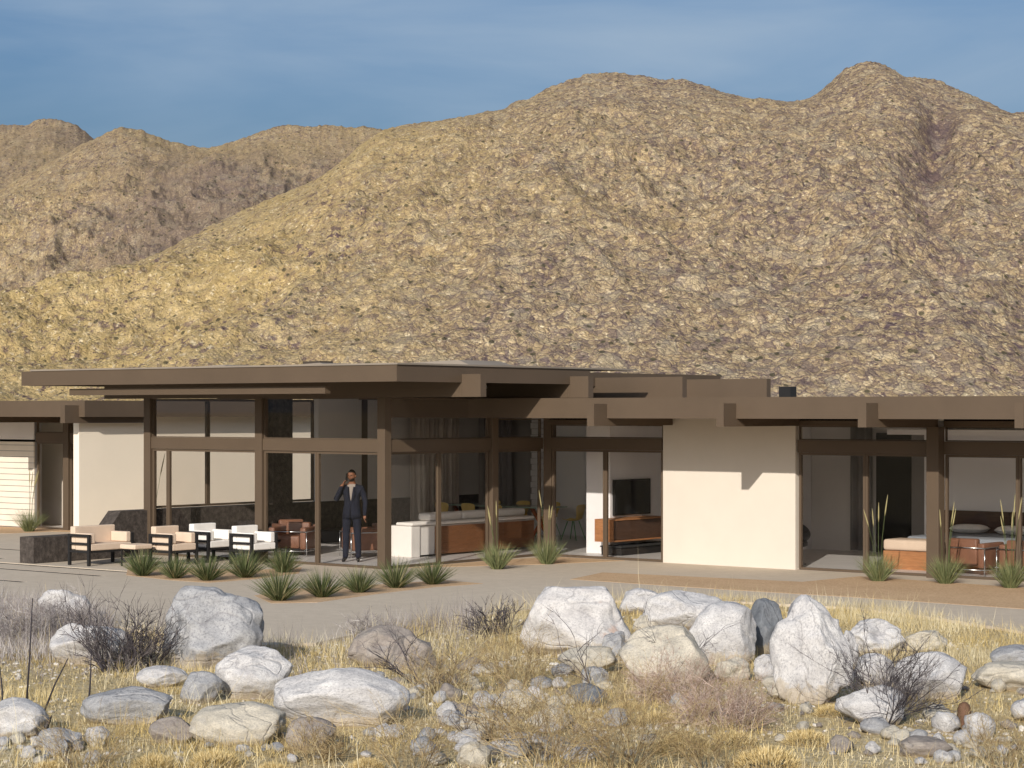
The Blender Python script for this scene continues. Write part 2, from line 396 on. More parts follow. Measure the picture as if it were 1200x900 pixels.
    at_=me.attributes.new('dark','FLOAT','POINT'); at_.data.foreach_set('value',np.clip(dark,0,1).ravel().astype(np.float32))
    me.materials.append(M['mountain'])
    tag(link(bpy.data.objects.new('mountains',me)),kind='structure')
mountains()

# ---------------------------------------------------------------- terrace, steps, beds
def P(*a): return [at(x,y) for x,y in a]
edge=P((-60,712),(60,724),(150,736),(300,756),(370,753),(440,738),(520,728),(600,716),(700,704),(850,704),(1000,712),(1100,724),(1250,748),(1500,800))
poly=[(-7.9,-3.3),(-2.85,-3.3),(-2.85,-8.2)]+edge[2:]+[(24,6),(24,12),(-30,14),(-30,-.7),(-7.9,-.7)]
mb=MB().prism(poly,-.35,0); tag(mb.build('terrace',M['concrete']),kind='structure')
def steps():
    rows=[(-30,-7.92,-2.45,-.72,-.012),(-30,-2.87,-4.1,-2.47,-.024),(-30,-2.87,-5.75,-4.12,-.036),(-30,-2.87,-9.4,-5.77,-.048)]
    # long shallow steps down towards the desert, each with a black strip as painted shadow line
    mb=MB(); mb.m=0
    prev=0
    for (x0,x1,y0,y1,z) in rows:
        mb.m=0
        if y1==-2.47:
            mb.box(x0,-7.92,y0,y1,-.4,z); mb.box(-7.92,x1,y0,-3.32,-.4,z)
        else: mb.box(x0,x1,y0,y1,-.4,z)
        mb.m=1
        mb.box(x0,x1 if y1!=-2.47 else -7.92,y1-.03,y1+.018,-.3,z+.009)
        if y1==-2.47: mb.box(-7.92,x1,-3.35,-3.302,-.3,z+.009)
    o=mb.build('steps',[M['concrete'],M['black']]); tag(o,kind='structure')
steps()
def bed(name,pts,z=.004):
    p=[at(x,y) for x,y in pts]
    mb=MB().prism(p,z-.05,z); return tag(mb.build(name,M['gravel']),kind='structure')
bed('gravel_bed',[(148,674),(200,680),(245,683),(300,678.5),(350,672),(354,665),(300,668),(150,664)])
bed('gravel_bed',[(298,698),(318,707),(372,706),(450,695),(510,688),(566,684),(520,680),(430,686),(345,690)])
bed('gravel_bed',[(668,679),(706,671),(940,682),(1008,675.5),(1100,682),(1260,693),(1260,718),(1000,700),(850,691)])
tag(MB().prism([(.12,.5),(1.6,2.9),(2.2,4.62),(.4,4.62),(.12,3)],-.05,.005).build('gravel_bed',M['gravel']),kind='structure')
tag(MB().prism([at(-60,616,.0),at(-60,625),at(15,625),at(60,623),at(97,624),at(97,618)],-.05,.005).build('gravel_bed',M['gravel']),kind='structure')

# ---------------------------------------------------------------- the house
H=empty('house',(0,0,0),0,'long low modern desert house with brown steel frame, cream walls and glass bays','house')
def hb(name,boxes,mat,parent=H,label=None,bevel=0):
    mb=MB()
    for b in boxes: mb.box(*b)
    o=mb.build(name,mat,parent,bevel=bevel)
    if label: o['label']=label
    return o
S=M['steel']
hb('floor_slab',[(-6.38,24,4.815,11.8,-.2,.02),(-6.38,-.035,.035,4.815,-.2,.02)],M['floor'])
hb('floor_slab',[(-30,-12.05,4.76,13.9,-.2,.02)],M['floor'])
# pavilion roof
UL,UR,VF=-8.2,2.06,-1.95
ZB,ZT=3.47,3.76
hb('pavilion_roof',[(UL+.06,UR-.06,VF+.06,3.6,ZB+.07,ZT-.03),(UL+.06,.25,3.6,10.9,ZB+.07,ZT-.03)],M['roofing'])
hb('roof_fascia',[(UL,UR,VF,VF+.06,ZB,ZT),(UR-.06,UR,VF+.06,3.6,ZB,ZT),(UL,UL+.06,VF+.06,10.96,ZB,ZT),(UL+.06,.31,10.9,10.96,ZB,ZT),(.25,.31,3.66,10.9,ZB,ZT),(.31,UR,3.6,3.66,ZB,ZT)],S)
hb('roof_cap',[(UL+.3,UR+.03,VF-.02,5.2,ZT+.004,ZT+.035)],M['roofing'])
hb('eave_beam',[(-6.95,.14,-1.74,-1.6,3.27,3.40)],S)
for v in (-.2,3.02,6.2,9.4):
    hb('roof_beam',[(UL+.5 if v<6 else -6.6,2.5,v,v+.16,3.21,3.65) if v>5 else (UL+.5,UR-.06,v,v+.16,3.21,3.536)],S)
    if v<5: hb('roof_beam',[(UR+.002,2.5,v,v+.16,3.21,3.62),(UR-.058,UR,v,v+.16,3.21,3.466)],S)
# low wing roofs
LB,LT=2.82,3.2
hb('wing_roof',[(.02,26,2.51,11.9,LB+.05,LT-.02)],M['roofing'])
hb('wing_roof',[(-30,-11.56,2.51,14,LB+.05,LT-.02)],M['roofing'])
hb('wing_fascia',[(-2.3,26,2.45,2.51,LB,LT),(-2.3,-2.24,2.51,9.5,LB,LT)],S)
hb('wing_fascia',[(-30,-11.5,2.45,2.51,LB,LT),(-11.56,-11.5,2.51,14,LB,LT)],S)
hb('clerestory_panel',[(-.08,-.04,4.92,10.49,3.2,3.4)],S)
hb('interior_soffit',[(-2.24,-.1,2.51,9.5,LB+.1,LT-.1)],M['ceiling'])
for u in (3.2,6.04,8.88,11.72,14.56):
    hb('beam_end',[(u,u+.16,2.04,4.6,2.68,3.09)] if u!=3.2 else [(u,u+.16,2.04,4.6,2.68,3.09)],S)
for u in (-11.86,-15.2,-18.5):
    hb('beam_end',[(u,u+.16,2.04,4.6,2.68,3.09)],S)
# ceilings
hb('ceiling',[(.3,24,4.7,11.8,2.78,2.815)],M['ceiling'])
hb('ceiling',[(-6.4,.0,.2,10.49,3.40,3.46)],M['ceiling'])
hb('ceiling',[(-30,-12,4.8,13.9,2.78,2.815)],M['ceiling'])
# columns
def column(u,v,h,w=.19,parent=H):
    o=MB().box(-w/2,w/2,-w/2,w/2,0,h).build('column',S,parent,bevel=.006,loc=(u,v,0)); return o
for u,v in ((0,0),(-3.25,0),(-6.5,0),(.02,3.15),(.18,4.82),(-6.5,3.2),(-6.5,6.4),(-6.5,9.6),(0.0,9.6)):
    column(u,v,3.21 if not (u==.18) else 2.81)
for u in (8.98,):
    column(u,4.62,2.68,.24)
column(14.66,4.62,2.68,.24); column(-14.9,4.78,2.68,.2)
# transom beams
TZ0,TZ1=2.185,2.415
segs=[(-6.41,-3.345,-.06,.06),(-3.155,-.095,-.06,.06)]
for a in segs: hb('transom_beam',[(*a,TZ0,TZ1)],S)
for a in ((-.06,.08,.095,3.05),(-.06,.08,3.25,4.72)): hb('transom_beam',[(*a,TZ0,TZ1)],S)
for a in ((.28,3.03,4.70,4.86),(6.10,8.86,4.70,4.86),(9.10,14.54,4.70,4.86),(-16.1,-15.0,4.72,4.86),(-14.8,-12.02,4.72,4.86)):
    hb('transom_beam',[(*a,TZ0,TZ1)],S)
for a in ((.28,3.03),(6.10,8.86),(9.10,14.54),(-16.1,-15.0),(-14.8,-12.02)):
    hb('header_beam',[(a[0],a[1],4.70,4.84,2.68,2.815)],S)
# windows: frame mesh > pane
def window(axis,c,a0,a1,z0,z1,f=.05,thick=.06,mull=None):
    """axis 'u': window runs along u at v=c; 'v': runs along v at u=c"""
    mb=MB()
    def bx(p,q,zz0,zz1,t=thick):
        if axis=='u': mb.box(p,q,c-t/2,c+t/2,zz0,zz1)
        else: mb.box(c-t/2,c+t/2,p,q,zz0,zz1)
    bx(a0,a0+f,z0,z1); bx(a1-f,a1,z0,z1); bx(a0+f,a1-f,z0,z0+f); bx(a0+f,a1-f,z1-f,z1)
    fr=mb.build('window',S,H)
    pm=MB()
    if axis=='u': pm.box(a0+f,a1-f,c-.005,c+.005,z0+f,z1-f)
    else: pm.box(c-.005,c+.005,a0+f,a1-f,z0+f,z1-f)
    pm.build('pane',M['glass'],fr); return fr
W0=.003
# front of pavilion
for a0,a1 in ((-6.40,-5.93),(-5.93,-3.35),(-3.15,-1.72),(-1.72,-.10)):
    window('u',0,a0+.003,a1-.003,W0,TZ0-.003,f=.045)
for a0,a1 in ((-6.40,-3.35),(-3.15,-.10)): window('u',0,a0+.003,a1-.003,TZ1+.003,3.205,f=.02)
# right side of pavilion
for a0,a1 in ((.1,1.55),(1.55,3.05),(3.25,4.72)): window('v',0.0,a0+.003,a1-.003,W0,TZ0-.003,f=.045)
for a0,a1 in ((.1,3.05),): window('v',0.0,a0+.003,a1-.003,TZ1+.003,3.205,f=.02)
window('v',0.0,3.253,4.717,TZ1+.003,2.80,f=.02)
# west side of the pavilion, above the stone wall
for a0,a1 in ((.1,1.6),(1.6,3.1),(3.3,4.8)): window('v',-6.5,a0+.003,a1-.003,.95,3.205,f=.045)
# right wing
for a0,a1 in ((.28,1.62),(1.62,3.03),(6.10,7.5),(7.5,8.86),(9.10,10.5),(10.5,11.9),(11.9,13.2),(13.2,14.54)):
    window('u',4.78,a0+.003,a1-.003,W0,TZ0-.003,f=.045)
for a0,a1 in ((.28,3.03),(6.10,8.86),(9.10,14.54)): window('u',4.78,a0+.003,a1-.003,TZ1+.003,2.678,f=.02)
# left wing
for a0,a1 in ((-16.1,-15.0),(-14.8,-12.02)):
    window('u',4.78,a0+.003,a1-.003,W0,TZ0-.003,f=.045); window('u',4.78,a0+.003,a1-.003,TZ1+.003,2.678,f=.02)
# walls
hb('wall',[(3.07,6.06,4.69,4.95,0,2.816)],M['stucco'])
hb('wall',[(-12.1,-11.9,2.62,13.9,0,2.83)],M['stucco_warm'])
# slatted left wall
mb=MB()
mb.m=0; mb.box(-30,-16.15,4.74,4.95,0,2.83)
mb.m=1
z=.03
while z<2.15:
    mb.box(-30,-16.15,4.70,4.738,z,z+.135); z+=.148
mb.build('siding_wall',[M['darkwall'],M['siding']],H)
hb('siding_wall',[(-30,-16.15,4.70,4.738,2.18,2.81)],M['greywall'])
# inner walls
hb('wall',[(-6.6,-6.42,4.9,10.68,.93,3.4)],M['greywall'])
hb('wall',[(-6.42,-4.22,10.5,10.68,0,3.4)],M['darkwall'])
hb('wall',[(-4.20,.33,10.5,10.68,0,3.4)],M['lightwall'])
hb('wall',[(.34,.95,5.85,10.68,.02,2.78)],M['lightwall'])
hb('wall',[(.96,3.19,9.72,9.9,.02,2.78)],M['lightwall'])
hb('wall',[(3.2,3.35,4.96,9.9,.02,2.78)],M['lightwall'])
hb('wall',[(3.36,6.6,9.8,9.95,.02,2.78)],M['greywall'])
hb('wall',[(6.61,24,8.7,8.85,.02,2.78)],M['lightwall'])
hb('wall',[(6.61,6.75,8.86,9.8,.02,2.78)],M['greywall'])
hb('doorway_panel',[(4.95,5.75,9.74,9.79,.02,2.5)],M['black'])
hb('doorway_panel',[(5.76,6.2,9.76,9.79,.02,2.5)],M['darkwall'])
hb('wall',[(14.7,14.85,4.9,10.6,.02,2.78)],M['greywall'])
hb('wall',[(-30,-12.1,5.9,6.1,.02,2.78)],M['stucco'])
hb('wall',[(14.8,24,4.66,4.9,0,2.816)],M['stucco'])
hb('wall',[(23.8,24,4.9,11.8,0,2.816),(-2,24,11.6,11.8,0,2.816)],M['stucco'])
# stacked-block pier
mb=MB(); z=.02; k=0
while z<3.1:
    o=.03 if k%2 else 0
    mb.box(-4.55+o,-4.24-o,10.18,10.48,z,z+.13); z+=.14; k+=1
mb.build('block_pier',M['lightwall'],H)
# ceiling light shelf in bedroom
hb('light_shelf',[(6.6,9.6,7.2,8.69,2.5,2.6)],M['lightwall'])
# rooftop
o=hb('roof_vent',[(-5.25,-4.75,3.2,3.6,ZT,4.02)],M['steel_dark'])
for (a,b) in ((-6.9,-4.3),(-3.9,-1.6),(-1.3,1.9)):
    mb=MB(); mb.add([(a,.2,ZT+.04),(b,.2,ZT+.04),(b,1.5,ZT+.04),(a,1.5,ZT+.04),(b-.3,.25,ZT+.13),(b-.3,1.45,ZT+.13)],
       [(0,3,2,1),(0,1,4),(3,5,2),(0,4,5,3),(1,2,5,4)])
    mb.build('skylight',M['roofing'],H)
hb('roof_vent',[(3.05,3.33,9.0,9.25,LT-.02,3.47)],M['black'])
# fireplace stone
FP=empty('stone_fireplace_wall',(-6.6,-.8,0),0,'dark stone low wall with a sloped end and a tall square chimney, running into the pavilion','stone wall')
def prism_yz(x0,x1,poly):
    mb=MB(); n=len(poly); mb.add([(x0,y,z) for y,z in poly]+[(x1,y,z) for y,z in poly],
        [tuple(range(n)),tuple(range(n,2*n))[::-1]]+[(i,n+i,n+(i+1)%n,(i+1)%n) for i in range(n)]); return mb
prism_yz(-.27,.12,[(-.85,-.02),(11.48,-.02),(11.48,.92),(0,.92)]).build('low_wall',M['stone'],FP)
MB().box(.125,.5,1.0,9.9,-.0,.30).build('hearth',M['black'],FP)
MB().box(-.2,.3,4.15,4.75,.921,3.395).build('chimney',M['stone'],FP)
PL=empty('stone_planter',(-6.25,-3.2,0),0,'dark stone low bench block beside the wide steps','planter')
MB().box(-.42,0,0,2.3,0,.51).build('stone_body',M['stone'],PL,bevel=.01)
# ---------------------------------------------------------------- outdoor furniture
def lounge(name,label,length,fab,loc,rz=0,group='outdoor lounge seats on the terrace',cat='armchair'):
    """opens towards +x; arms at the two y ends; length along y"""
    t=empty(name,loc,rz,label,cat,group)
    D=.62; K=M['black']
    for y in (0,length-.05):
        mb=MB()
        mb.box(-D,-D+.055,y,y+.05,0,.60); mb.box(-.055,0,y,y+.05,0,.60)
        mb.box(-D+.056,-.056,y,y+.05,.55,.60); mb.box(-D+.056,-.056,y+.003,y+.047,.40,.44); mb.box(-D+.056,-.056,y+.003,y+.047,.25,.29)
        mb.build('arm_frame',K,t)
    MB().box(-D+.06,-.01,.052,length-.052,.25,.285).build('seat_frame',K,t)
    MB().box(-D+.15,-.0,.056,length-.056,.29,.42).build('seat_cushion',fab,t,bevel=.02)
    MB().box(-D+.0,-D+.14,.056,length-.056,.30,.74).build('back_cushion',fab,t,bevel=.02)
    for y in (.056,length-.176):
        MB().box(-D+.145,-.02,y,y+.12,.425,.62).build('arm_cushion',fab,t,bevel=.02)
    return t
lounge('outdoor_loveseat','peach cushioned outdoor loveseat with slatted black arms beside the stone block',1.12,M['peach'],(-4.85,-3.0,.0),cat='sofa')
lounge('outdoor_armchair','leftmost peach outdoor armchair with black slatted arms, behind the row of spiky plants',.72,M['peach'],(-3.62,-2.05,0))
lounge('outdoor_armchair','middle one of the three outdoor armchairs, white cushions, black slatted arms',.72,M['whitefab'],(-3.75,-.95,0))
lounge('outdoor_armchair','white cushioned outdoor armchair closest to the front glass, right of the other terrace chairs',.70,M['whitefab'],(-2.55,-.95,0),0)
t=empty('ottoman',(-4.25,-2.35,0),0,'low peach topped stool on thin black legs between loveseat and armchair','stool')
MB().box(-.22,.22,-.22,.22,.33,.42).build('seat_pad',M['peach'],t,bevel=.02)
for a in (-.19,.19):
    for b in (-.19,.19): MB().box(a-.012,a+.012,b-.012,b+.012,0,.33).build('leg',M['black'],t)
t=empty('low_table',(-5.3,.55,.02),0,'low dark table behind the glass in front of the stone wall','table')
MB().box(-.6,1.5,.0,.6,.30,.34).build('table_top',M['black'],t)
for a in (-.55,1.42):
    for b in (.04,.52): MB().box(a,a+.04,b,b+.04,0,.30).build('leg',M['black'],t)

# ---------------------------------------------------------------- leather club chairs (tan leather in a chrome frame)
def club(label,loc,rz,group=None,w=.8):
    t=empty('leather_armchair',loc,rz,label,'armchair',group)
    h=w/2
    MB().box(-h+.14,h-.14,-h,h-.14,.16,.42).build('seat_cushion',M['leather'],t,bevel=.035)
    MB().box(-h+.14,h-.14,h-.15,h,.2,.66).build('back_cushion',M['leather'],t,bevel=.035)
    for s in (-1,1):
        MB().box(min(s*h,s*(h-.13)),max(s*h,s*(h-.13)),-h,h,.14,.58).build('arm_cushion',M['leather'],t,bevel=.03)
    mb=MB(); e=h+.025
    for z in (.11,.50):
        mb.tube([(-e,-e,z),(e,-e,z)],.011); mb.tube([(-e,e,z),(e,e,z)],.011); mb.tube([(-e,-e,z),(-e,e,z)],.011); mb.tube([(e,-e,z),(e,e,z)],.011)
    for a in (-e,e):
        for b in (-e,e): mb.tube([(a,b,0),(a,b,.51)],.012)
    mb.build('chrome_frame',M['chrome'],t,smooth=True)
    return t
club('tan leather club chair behind the glass left of the standing man',(-3.85,1.5,.02),R_(25))
club('tan leather club chair with chrome frame, furthest back beside the fireplace',(-4.6,2.3,.02),R_(60))
club('tan leather club chair directly behind the standing man',(-2.45,2.1,.02),R_(-30),w=.74)
club('red brown leather chair with chrome rails before the bed, left of the slim mullion',(9.25,5.55,.02),R_(180),w=.82)
club('red brown leather chair with chrome rails cut off by the right edge of the photo',(10.35,5.55,.02),R_(180),w=.82)

# ---------------------------------------------------------------- white sofa with wooden back
t=empty('white_sofa',(-1.41,2.35,.02),0,'long white sofa with brown wooden back seen through the side glass','sofa')
MB().box(-.95,0,0,.28,.0,.63).build('armrest',M['whitefab'],t,bevel=.02)
MB().box(-.95,-.16,.285,3.7,.10,.42).build('seat_cushion',M['whitefab'],t,bevel=.03)
MB().box(-.15,-.03,.285,3.9,.04,.62).build('back_frame',M['whitefab'],t)
MB().box(-.029,.015,.75,3.95,.04,.60).build('wooden_back',M['walnut'],t)
MB().box(-.42,.03,.0,3.95,.635,.70).build('top_pad',M['whitefab'],t,bevel=.03)
for k in range(3):
    MB().box(-.45,-.12,.70+k*1.06,1.72+k*1.06,.705,.86).build('back_cushion',M['whitefab'],t,bevel=.05)

# ---------------------------------------------------------------- dining group
def dchair(label,loc,rz,group='mustard shell chairs round the dining table'):
    t=empty('dining_chair',loc,rz,label,'chair',group)
    mb=MB(); nx,ny=7,7; vs=[];fs=[]
    prof=[(-.20,.47,.20),(-.10,.445,.22),(.02,.44,.22),(.14,.46,.20),(.19,.52,.14),(.215,.62,.16),(.235,.74,.22),(.245,.82,.21)]
    for (y,z,hw) in prof:
        for i in range(nx):
            s=-1+2*i/(nx-1); vs.append((s*hw,y-(.05*s*s if z>.5 else 0),z+(.035*s*s if z<.5 else -.03*s*s*s*s)))
    for j in range(len(prof)-1):
        for i in range(nx-1): a=j*nx+i; fs.append((a,a+1,a+nx+1,a+nx))
    mb.add(vs,fs); o=mb.build('seat_shell',M['mustard'],t,smooth=True)
    m=o.modifiers.new('solid','SOLIDIFY'); m.thickness=.014
    m=o.modifiers.new('sub','SUBSURF'); m.levels=1; m.render_levels=1
    for sx in (-1,1):
        for sy in (-1,1):
            MB().tube([(sx*.12,sy*.08,.43),(sx*.22,sy*.2,0)],[.012,.010]).build('leg',M['greenmetal'],t,smooth=True)
    return t
t=empty('dining_table',(-4.75,8.95,.02),0,'long dining table with pale green top on orange legs','table')
MB().box(-1.3,1.9,-.45,.45,.72,.75).build('table_top',M['tabletop'],t,bevel=.008)
for x in (-.9,1.45):
    MB().tube([(x-.25,0,.72),(x,0,.36),(x-.22,-.05,0)],[.05,.045,.035],8).build('leg',M['orange_legs'],t,smooth=True)
    MB().tube([(x+.25,0,.72),(x+.02,0,.36),(x+.22,.05,0)],[.05,.045,.035],8).build('leg',M['orange_legs'],t,smooth=True)
for i,(x,y,r,l) in enumerate(((-4.4,7.45,180,'far left on the near side of the table'),(-3.6,7.45,180,'middle of the near side of the table'),(-2.8,7.45,180,'right on the near side of the table'),
    (-4.3,8.8,0,'far left behind the table'),(-3.4,8.8,0,'middle behind the table'),(-2.5,8.8,0,'right behind the table'),(-1.35,8.3,-82,'at the right hand head of the table, fully visible'))):
    x-=1.15; y+=.85 if y<8.5 else .9
    dchair('mustard shell chair with green legs, '+l,(x,y,.02),R_(r))
# ---------------------------------------------------------------- tv, console, rug
t=empty('television',(.955,5.92,.8),0,'flat black television mounted on the wall above the orange console','television')
MB().box(.0,.05,0,1.3,.0,.74).build('casing',M['black'],t,bevel=.008)
MB().box(.0505,.056,.02,1.28,.02,.72).build('screen',M['screen'],t)
t=empty('media_console',(.96,5.3,.30),0,'wall hung orange wood media console under the television','console')
mb=MB(); mb.box(0,.46,0,1.9,.0,.03); mb.box(0,.46,0,1.9,.43,.46); mb.box(0,.46,0,.03,.031,.429); mb.box(0,.46,1.87,1.9,.031,.429); mb.build('cabinet',M['orangewood'],t)
MB().box(.02,.44,.031,1.869,.031,.429).build('drawer_front',M['darkwood'],t)
t=empty('console_plinth',(.98,5.5,.02),0,'black low bench plinth under the hanging console','bench')
MB().box(0,.5,0,1.9,0,.16).build('plinth_body',M['black'],t,bevel=.01); MB().box(-.01,.53,-.03,1.93,.161,.19).build('plinth_top',M['rug'],t)
# ---------------------------------------------------------------- bedroom
t=empty('bed',(8.75,6.75,.02),0,'wide bed with grey blanket and dark wooden headboard','bed')
MB().box(-1.5,.9,.03,1.85,.0,.28).build('bed_base',M['orangewood'],t)
MB().box(-1.5,.9,.0,1.85,.285,.56).build('mattress',M['bedding'],t,bevel=.06)
MB().box(-1.75,2.6,1.86,1.93,.0,.98).build('headboard',M['darkwood'],t)
def pillow(label,loc,rz=0,mat=None,s=(.36,.24,.085),rx=0):
    mb=MB(); n=14; vs=[];fs=[]
    for sg in (1,-1):
        base=len(vs)
        for j in range(n+1):
            for i in range(n+1):
                a=-1+2*i/n; b=-1+2*j/n
                h=((1-a**4)*(1-b**4))**.6
                vs.append((a*s[0]*(1-.07*b*b),b*s[1]*(1-.07*a*a),sg*h*s[2]))
        for j in range(n):
            for i in range(n):
                q=base+j*(n+1)+i; f=(q,q+1,q+n+2,q+n+1); fs.append(f if sg>0 else f[::-1])
    mb.add(vs,fs); o=mb.build('pillow',mat or M['whitefab'],None,smooth=True); o.location=loc; o.rotation_euler=(rx,0,rz)
    return tag(o,label,'pillow')
pillow('white pillow on the left side of the bed by the headboard',(7.8,8.3,.67),0); pillow('white pillow on the right side of the bed by the headboard',(8.75,8.3,.67),0)
t=empty('daybed_bench',(7.32,5.75,.02),0,'orange bench with thick cream cushion at the foot of the bed','bench')
MB().box(0,1.5,0,.62,.0,.34).build('bench_base',M['orangewood'],t)
MB().box(-.01,1.51,-.01,.63,.345,.55).build('bench_cushion',M['peach'],t,bevel=.05)
# lounge chair with dark shell, mostly hidden behind the cream wall
t=empty('egg_chair',(5.42,5.62,.02),R_(20),'black padded lounge chair edge peeping past the cream wall','armchair')
mb=MB(); n=12; vs=[];fs=[]
for j in range(n+1):
    b=j/n*math.pi
    for i in range(n+1):
        a=-1.2+2.4*i/n
        vs.append((math.sin(a)*.36*math.sin(b)**.7, .2-math.cos(a)*.30*math.sin(b)**.7+.1*(j/n), .32+.5*(j/n)))
for j in range(n):
    for i in range(n): q=j*(n+1)+i; fs.append((q,q+1,q+n+2,q+n+1))
mb.add(vs,fs); o=mb.build('shell',M['black'],t,smooth=True); m=o.modifiers.new('s','SOLIDIFY'); m.thickness=.06
MB().box(-.27,.27,-.22,.22,.34,.44).build('seat_cushion',M['black'],t,bevel=.03)
MB().tube([(0,0,.34),(0,0,.02)],[.03,.03]).build('stem',M['chrome'],t); MB().tube([(0,0,.02),(0,0,0)],[.26,.28],20).build('base',M['chrome'],t)
# curtains
def curtain(label,axis,c,a0,a1,z1,mat):
    mb=MB(); n=int((a1-a0)*40); vs=[];fs=[]
    for i in range(n+1):
        a=a0+(a1-a0)*i/n; w=c+.045*math.sin(a*38)+.02*math.sin(a*17)
        for z in (.05,z1): vs.append((a,w,z) if axis=='u' else (w,a,z))
    for i in range(n): fs.append((2*i,2*i+2,2*i+3,2*i+1))
    mb.add(vs,fs); o=mb.build('curtain',mat,None,smooth=True); m=o.modifiers.new('s','SOLIDIFY'); m.thickness=.006
    return tag(o,label,'curtain')
M['drape']=simple('taupe_drape',(.60,.53,.47),.95,.06,5); M['drape_grey']=simple('grey_drape',(.22,.205,.205),.95,.06,5)
curtain('taupe floor length curtain in the pavilion behind the white sofa','v',-6.3,7.8,9.6,3.35,M['drape'])
curtain('dark grey curtain stack right of the taupe curtain','u',10.3,-6.1,-5.2,3.35,M['drape_grey'])
curtain('dark grey curtain hanging beside the bedroom doorway','u',9.68,4.4,4.9,2.7,M['drape_grey'])

# ---------------------------------------------------------------- standing man
def skin_mesh(verts,edges,root=0,sub=2):
    me=bpy.data.meshes.new('tmp'); me.from_pydata([v[:3] for v in verts],edges,[])
    o=bpy.data.objects.new('tmp',me); COL.objects.link(o)
    o.modifiers.new('skin','SKIN'); s=o.modifiers.new('sub','SUBSURF'); s.levels=sub; s.render_levels=sub
    for i,v in enumerate(verts):
        sv=me.skin_vertices[0].data[i]; sv.radius=(v[3],v[4] if len(v)>4 else v[3]); sv.use_root=(i==root)
    dg=bpy.context.evaluated_depsgraph_get(); dg.update()
    m=bpy.data.meshes.new_from_object(o.evaluated_get(dg)); bpy.data.objects.remove(o); return m
def man():
    t=empty('person',(-1.62,.85,.021),0,'man in dark navy suit standing behind the glass, one hand at his ear','person')
    # local frame: faces -y, x to the image right
    V=[(0,0,.98,.165,.115),     #0 pelvis
       (0,-.01,1.12,.155,.11),  #1 waist
       (0,0,1.28,.185,.125),    #2 chest
       (0,.01,1.40,.17,.105),   #3 upper chest
       (0,.005,1.51,.068,.062),   #4 neck base
       (0,-.01,1.66,.060,.060), #5 neck top
       (.19,.01,1.425,.075,.075),   #6 L shoulder
       (.265,.015,1.17,.056,.056), #7 L elbow
       (.262,-.05,.885,.040,.040), #8 L wrist
       (-.19,.01,1.425,.075,.075), #9 R shoulder
       (-.30,-.10,1.20,.06,.06), #10 R elbow
       (-.150,-.155,1.515,.040,.040),#11 R wrist (raised)
       (.095,0,.88,.10,.105),     #12 L hip
       (.115,-.01,.50,.072,.075),   #13 knee
       (.125,.02,.10,.060,.062),   #14 ankle
       (-.095,0,.88,.10,.105),
       (-.115,-.01,.50,.072,.075),
       (-.13,.02,.10,.060,.062),
       (.262,-.02,1.05,.05,.05), #18 forearm mid
       (-.24,-.13,1.33,.05,.05), #19
       (.135,-.05,.05,.05,.04),(.145,-.15,.035,.045,.03),  #20,21 foot
       (-.14,-.05,.05,.05,.04),(-.155,-.15,.035,.045,.03)] #22,23
    E=[(0,1),(1,2),(2,3),(3,4),(4,5),(3,6),(6,7),(7,18),(18,8),(3,9),(9,10),(10,19),(19,11),(0,12),(12,13),(13,14),(0,15),(15,16),(16,17),(14,20),(20,21),(17,22),(22,23)]
    parts=[skin_mesh(V,E)]
    # hands: palm chain with four fingers and a thumb each
    def hand(w,dirv,side,curl):
        w=Vector(w); d=Vector(dirv).normalized(); s=Vector(side).normalized(); n=d.cross(s).normalized()*curl
        v=[(*w,.026,.020),(*(w+d*.045),.036,.018),(*(w+d*.085),.038,.016)]; e=[(0,1),(1,2)]
        for k,(off,ln) in enumerate(((-.028,.066),(-.009,.078),(.010,.072),(.028,.056))):
            b=len(v); p=w+d*.088+s*off
            v+=[(*p,.0095),(*(p+d*ln*.5+n*.006),.0088),(*(p+d*ln*.85+n*.024),.0078),(*(p+d*ln+n*.036),.0065)]
            e+=[(2,b),(b,b+1),(b+1,b+2),(b+2,b+3)]
        b=len(v); p=w+d*.03-s*.032
        v+=[(*p,.012),(*(p+d*.03-s*.02+n*.01),.0105),(*(p+d*.06-s*.022+n*.02),.009)]; e+=[(1,b),(b,b+1),(b+1,b+2)]
        return skin_mesh(v,e,0,1)
    parts.append(hand((.262,-.045,.925),(.0,-.15,-1),(0,-1,.1),-1))
    parts.append(hand((-.168,-.152,1.47),(.42,.12,.85),(-.25,-1,.2),1))
    # head
    bm=bmesh.new(); bmesh.ops.create_uvsphere(bm,u_segments=40,v_segments=28,radius=1)
    for v in bm.verts:
        x,y,z=v.co
        X=x*.077; Y=y*.097; Z=z*.118
        if z<0: k=1-.32*(-z)**1.4; X*=k; Y*=(1-.12*(-z)); Y-=.018*(-z)
        if y<-.6:  # face: brow, nose, eye sockets, lips
            g=lambda cx,cz,sx,sz: math.exp(-((x-cx)/sx)**2-((z-cz)/sz)**2)
            Y-=.022*g(0,-.16,.14,.16)+.012*g(0,-.0,.10,.2); Y+=.010*g(.38,.08,.17,.10)+.010*g(-.38,.08,.17,.10)
            Y-=.007*g(0,.24,.6,.08)+.008*g(0,-.46,.26,.06)+.006*g(0,-.54,.22,.05)+.010*g(0,-.8,.35,.15)
        v.co=(X,Y,Z)
    for s in (-1,1):
        r=bmesh.ops.create_uvsphere(bm,u_segments=10,v_segments=8,radius=1)
        for v in r['verts']: v.co=(v.co.x*.012+s*.079,v.co.y*.022+.008,v.co.z*.033-.008)
    M4=Matrix.Translation((0,-.02,1.675))@Matrix.Rotation(R_(-14),4,'Z')@Matrix.Rotation(R_(5),4,'X')
    bm.transform(M4); hm=bpy.data.meshes.new('h'); bm.to_mesh(hm); parts.append(hm)
    bm=bmesh.new()
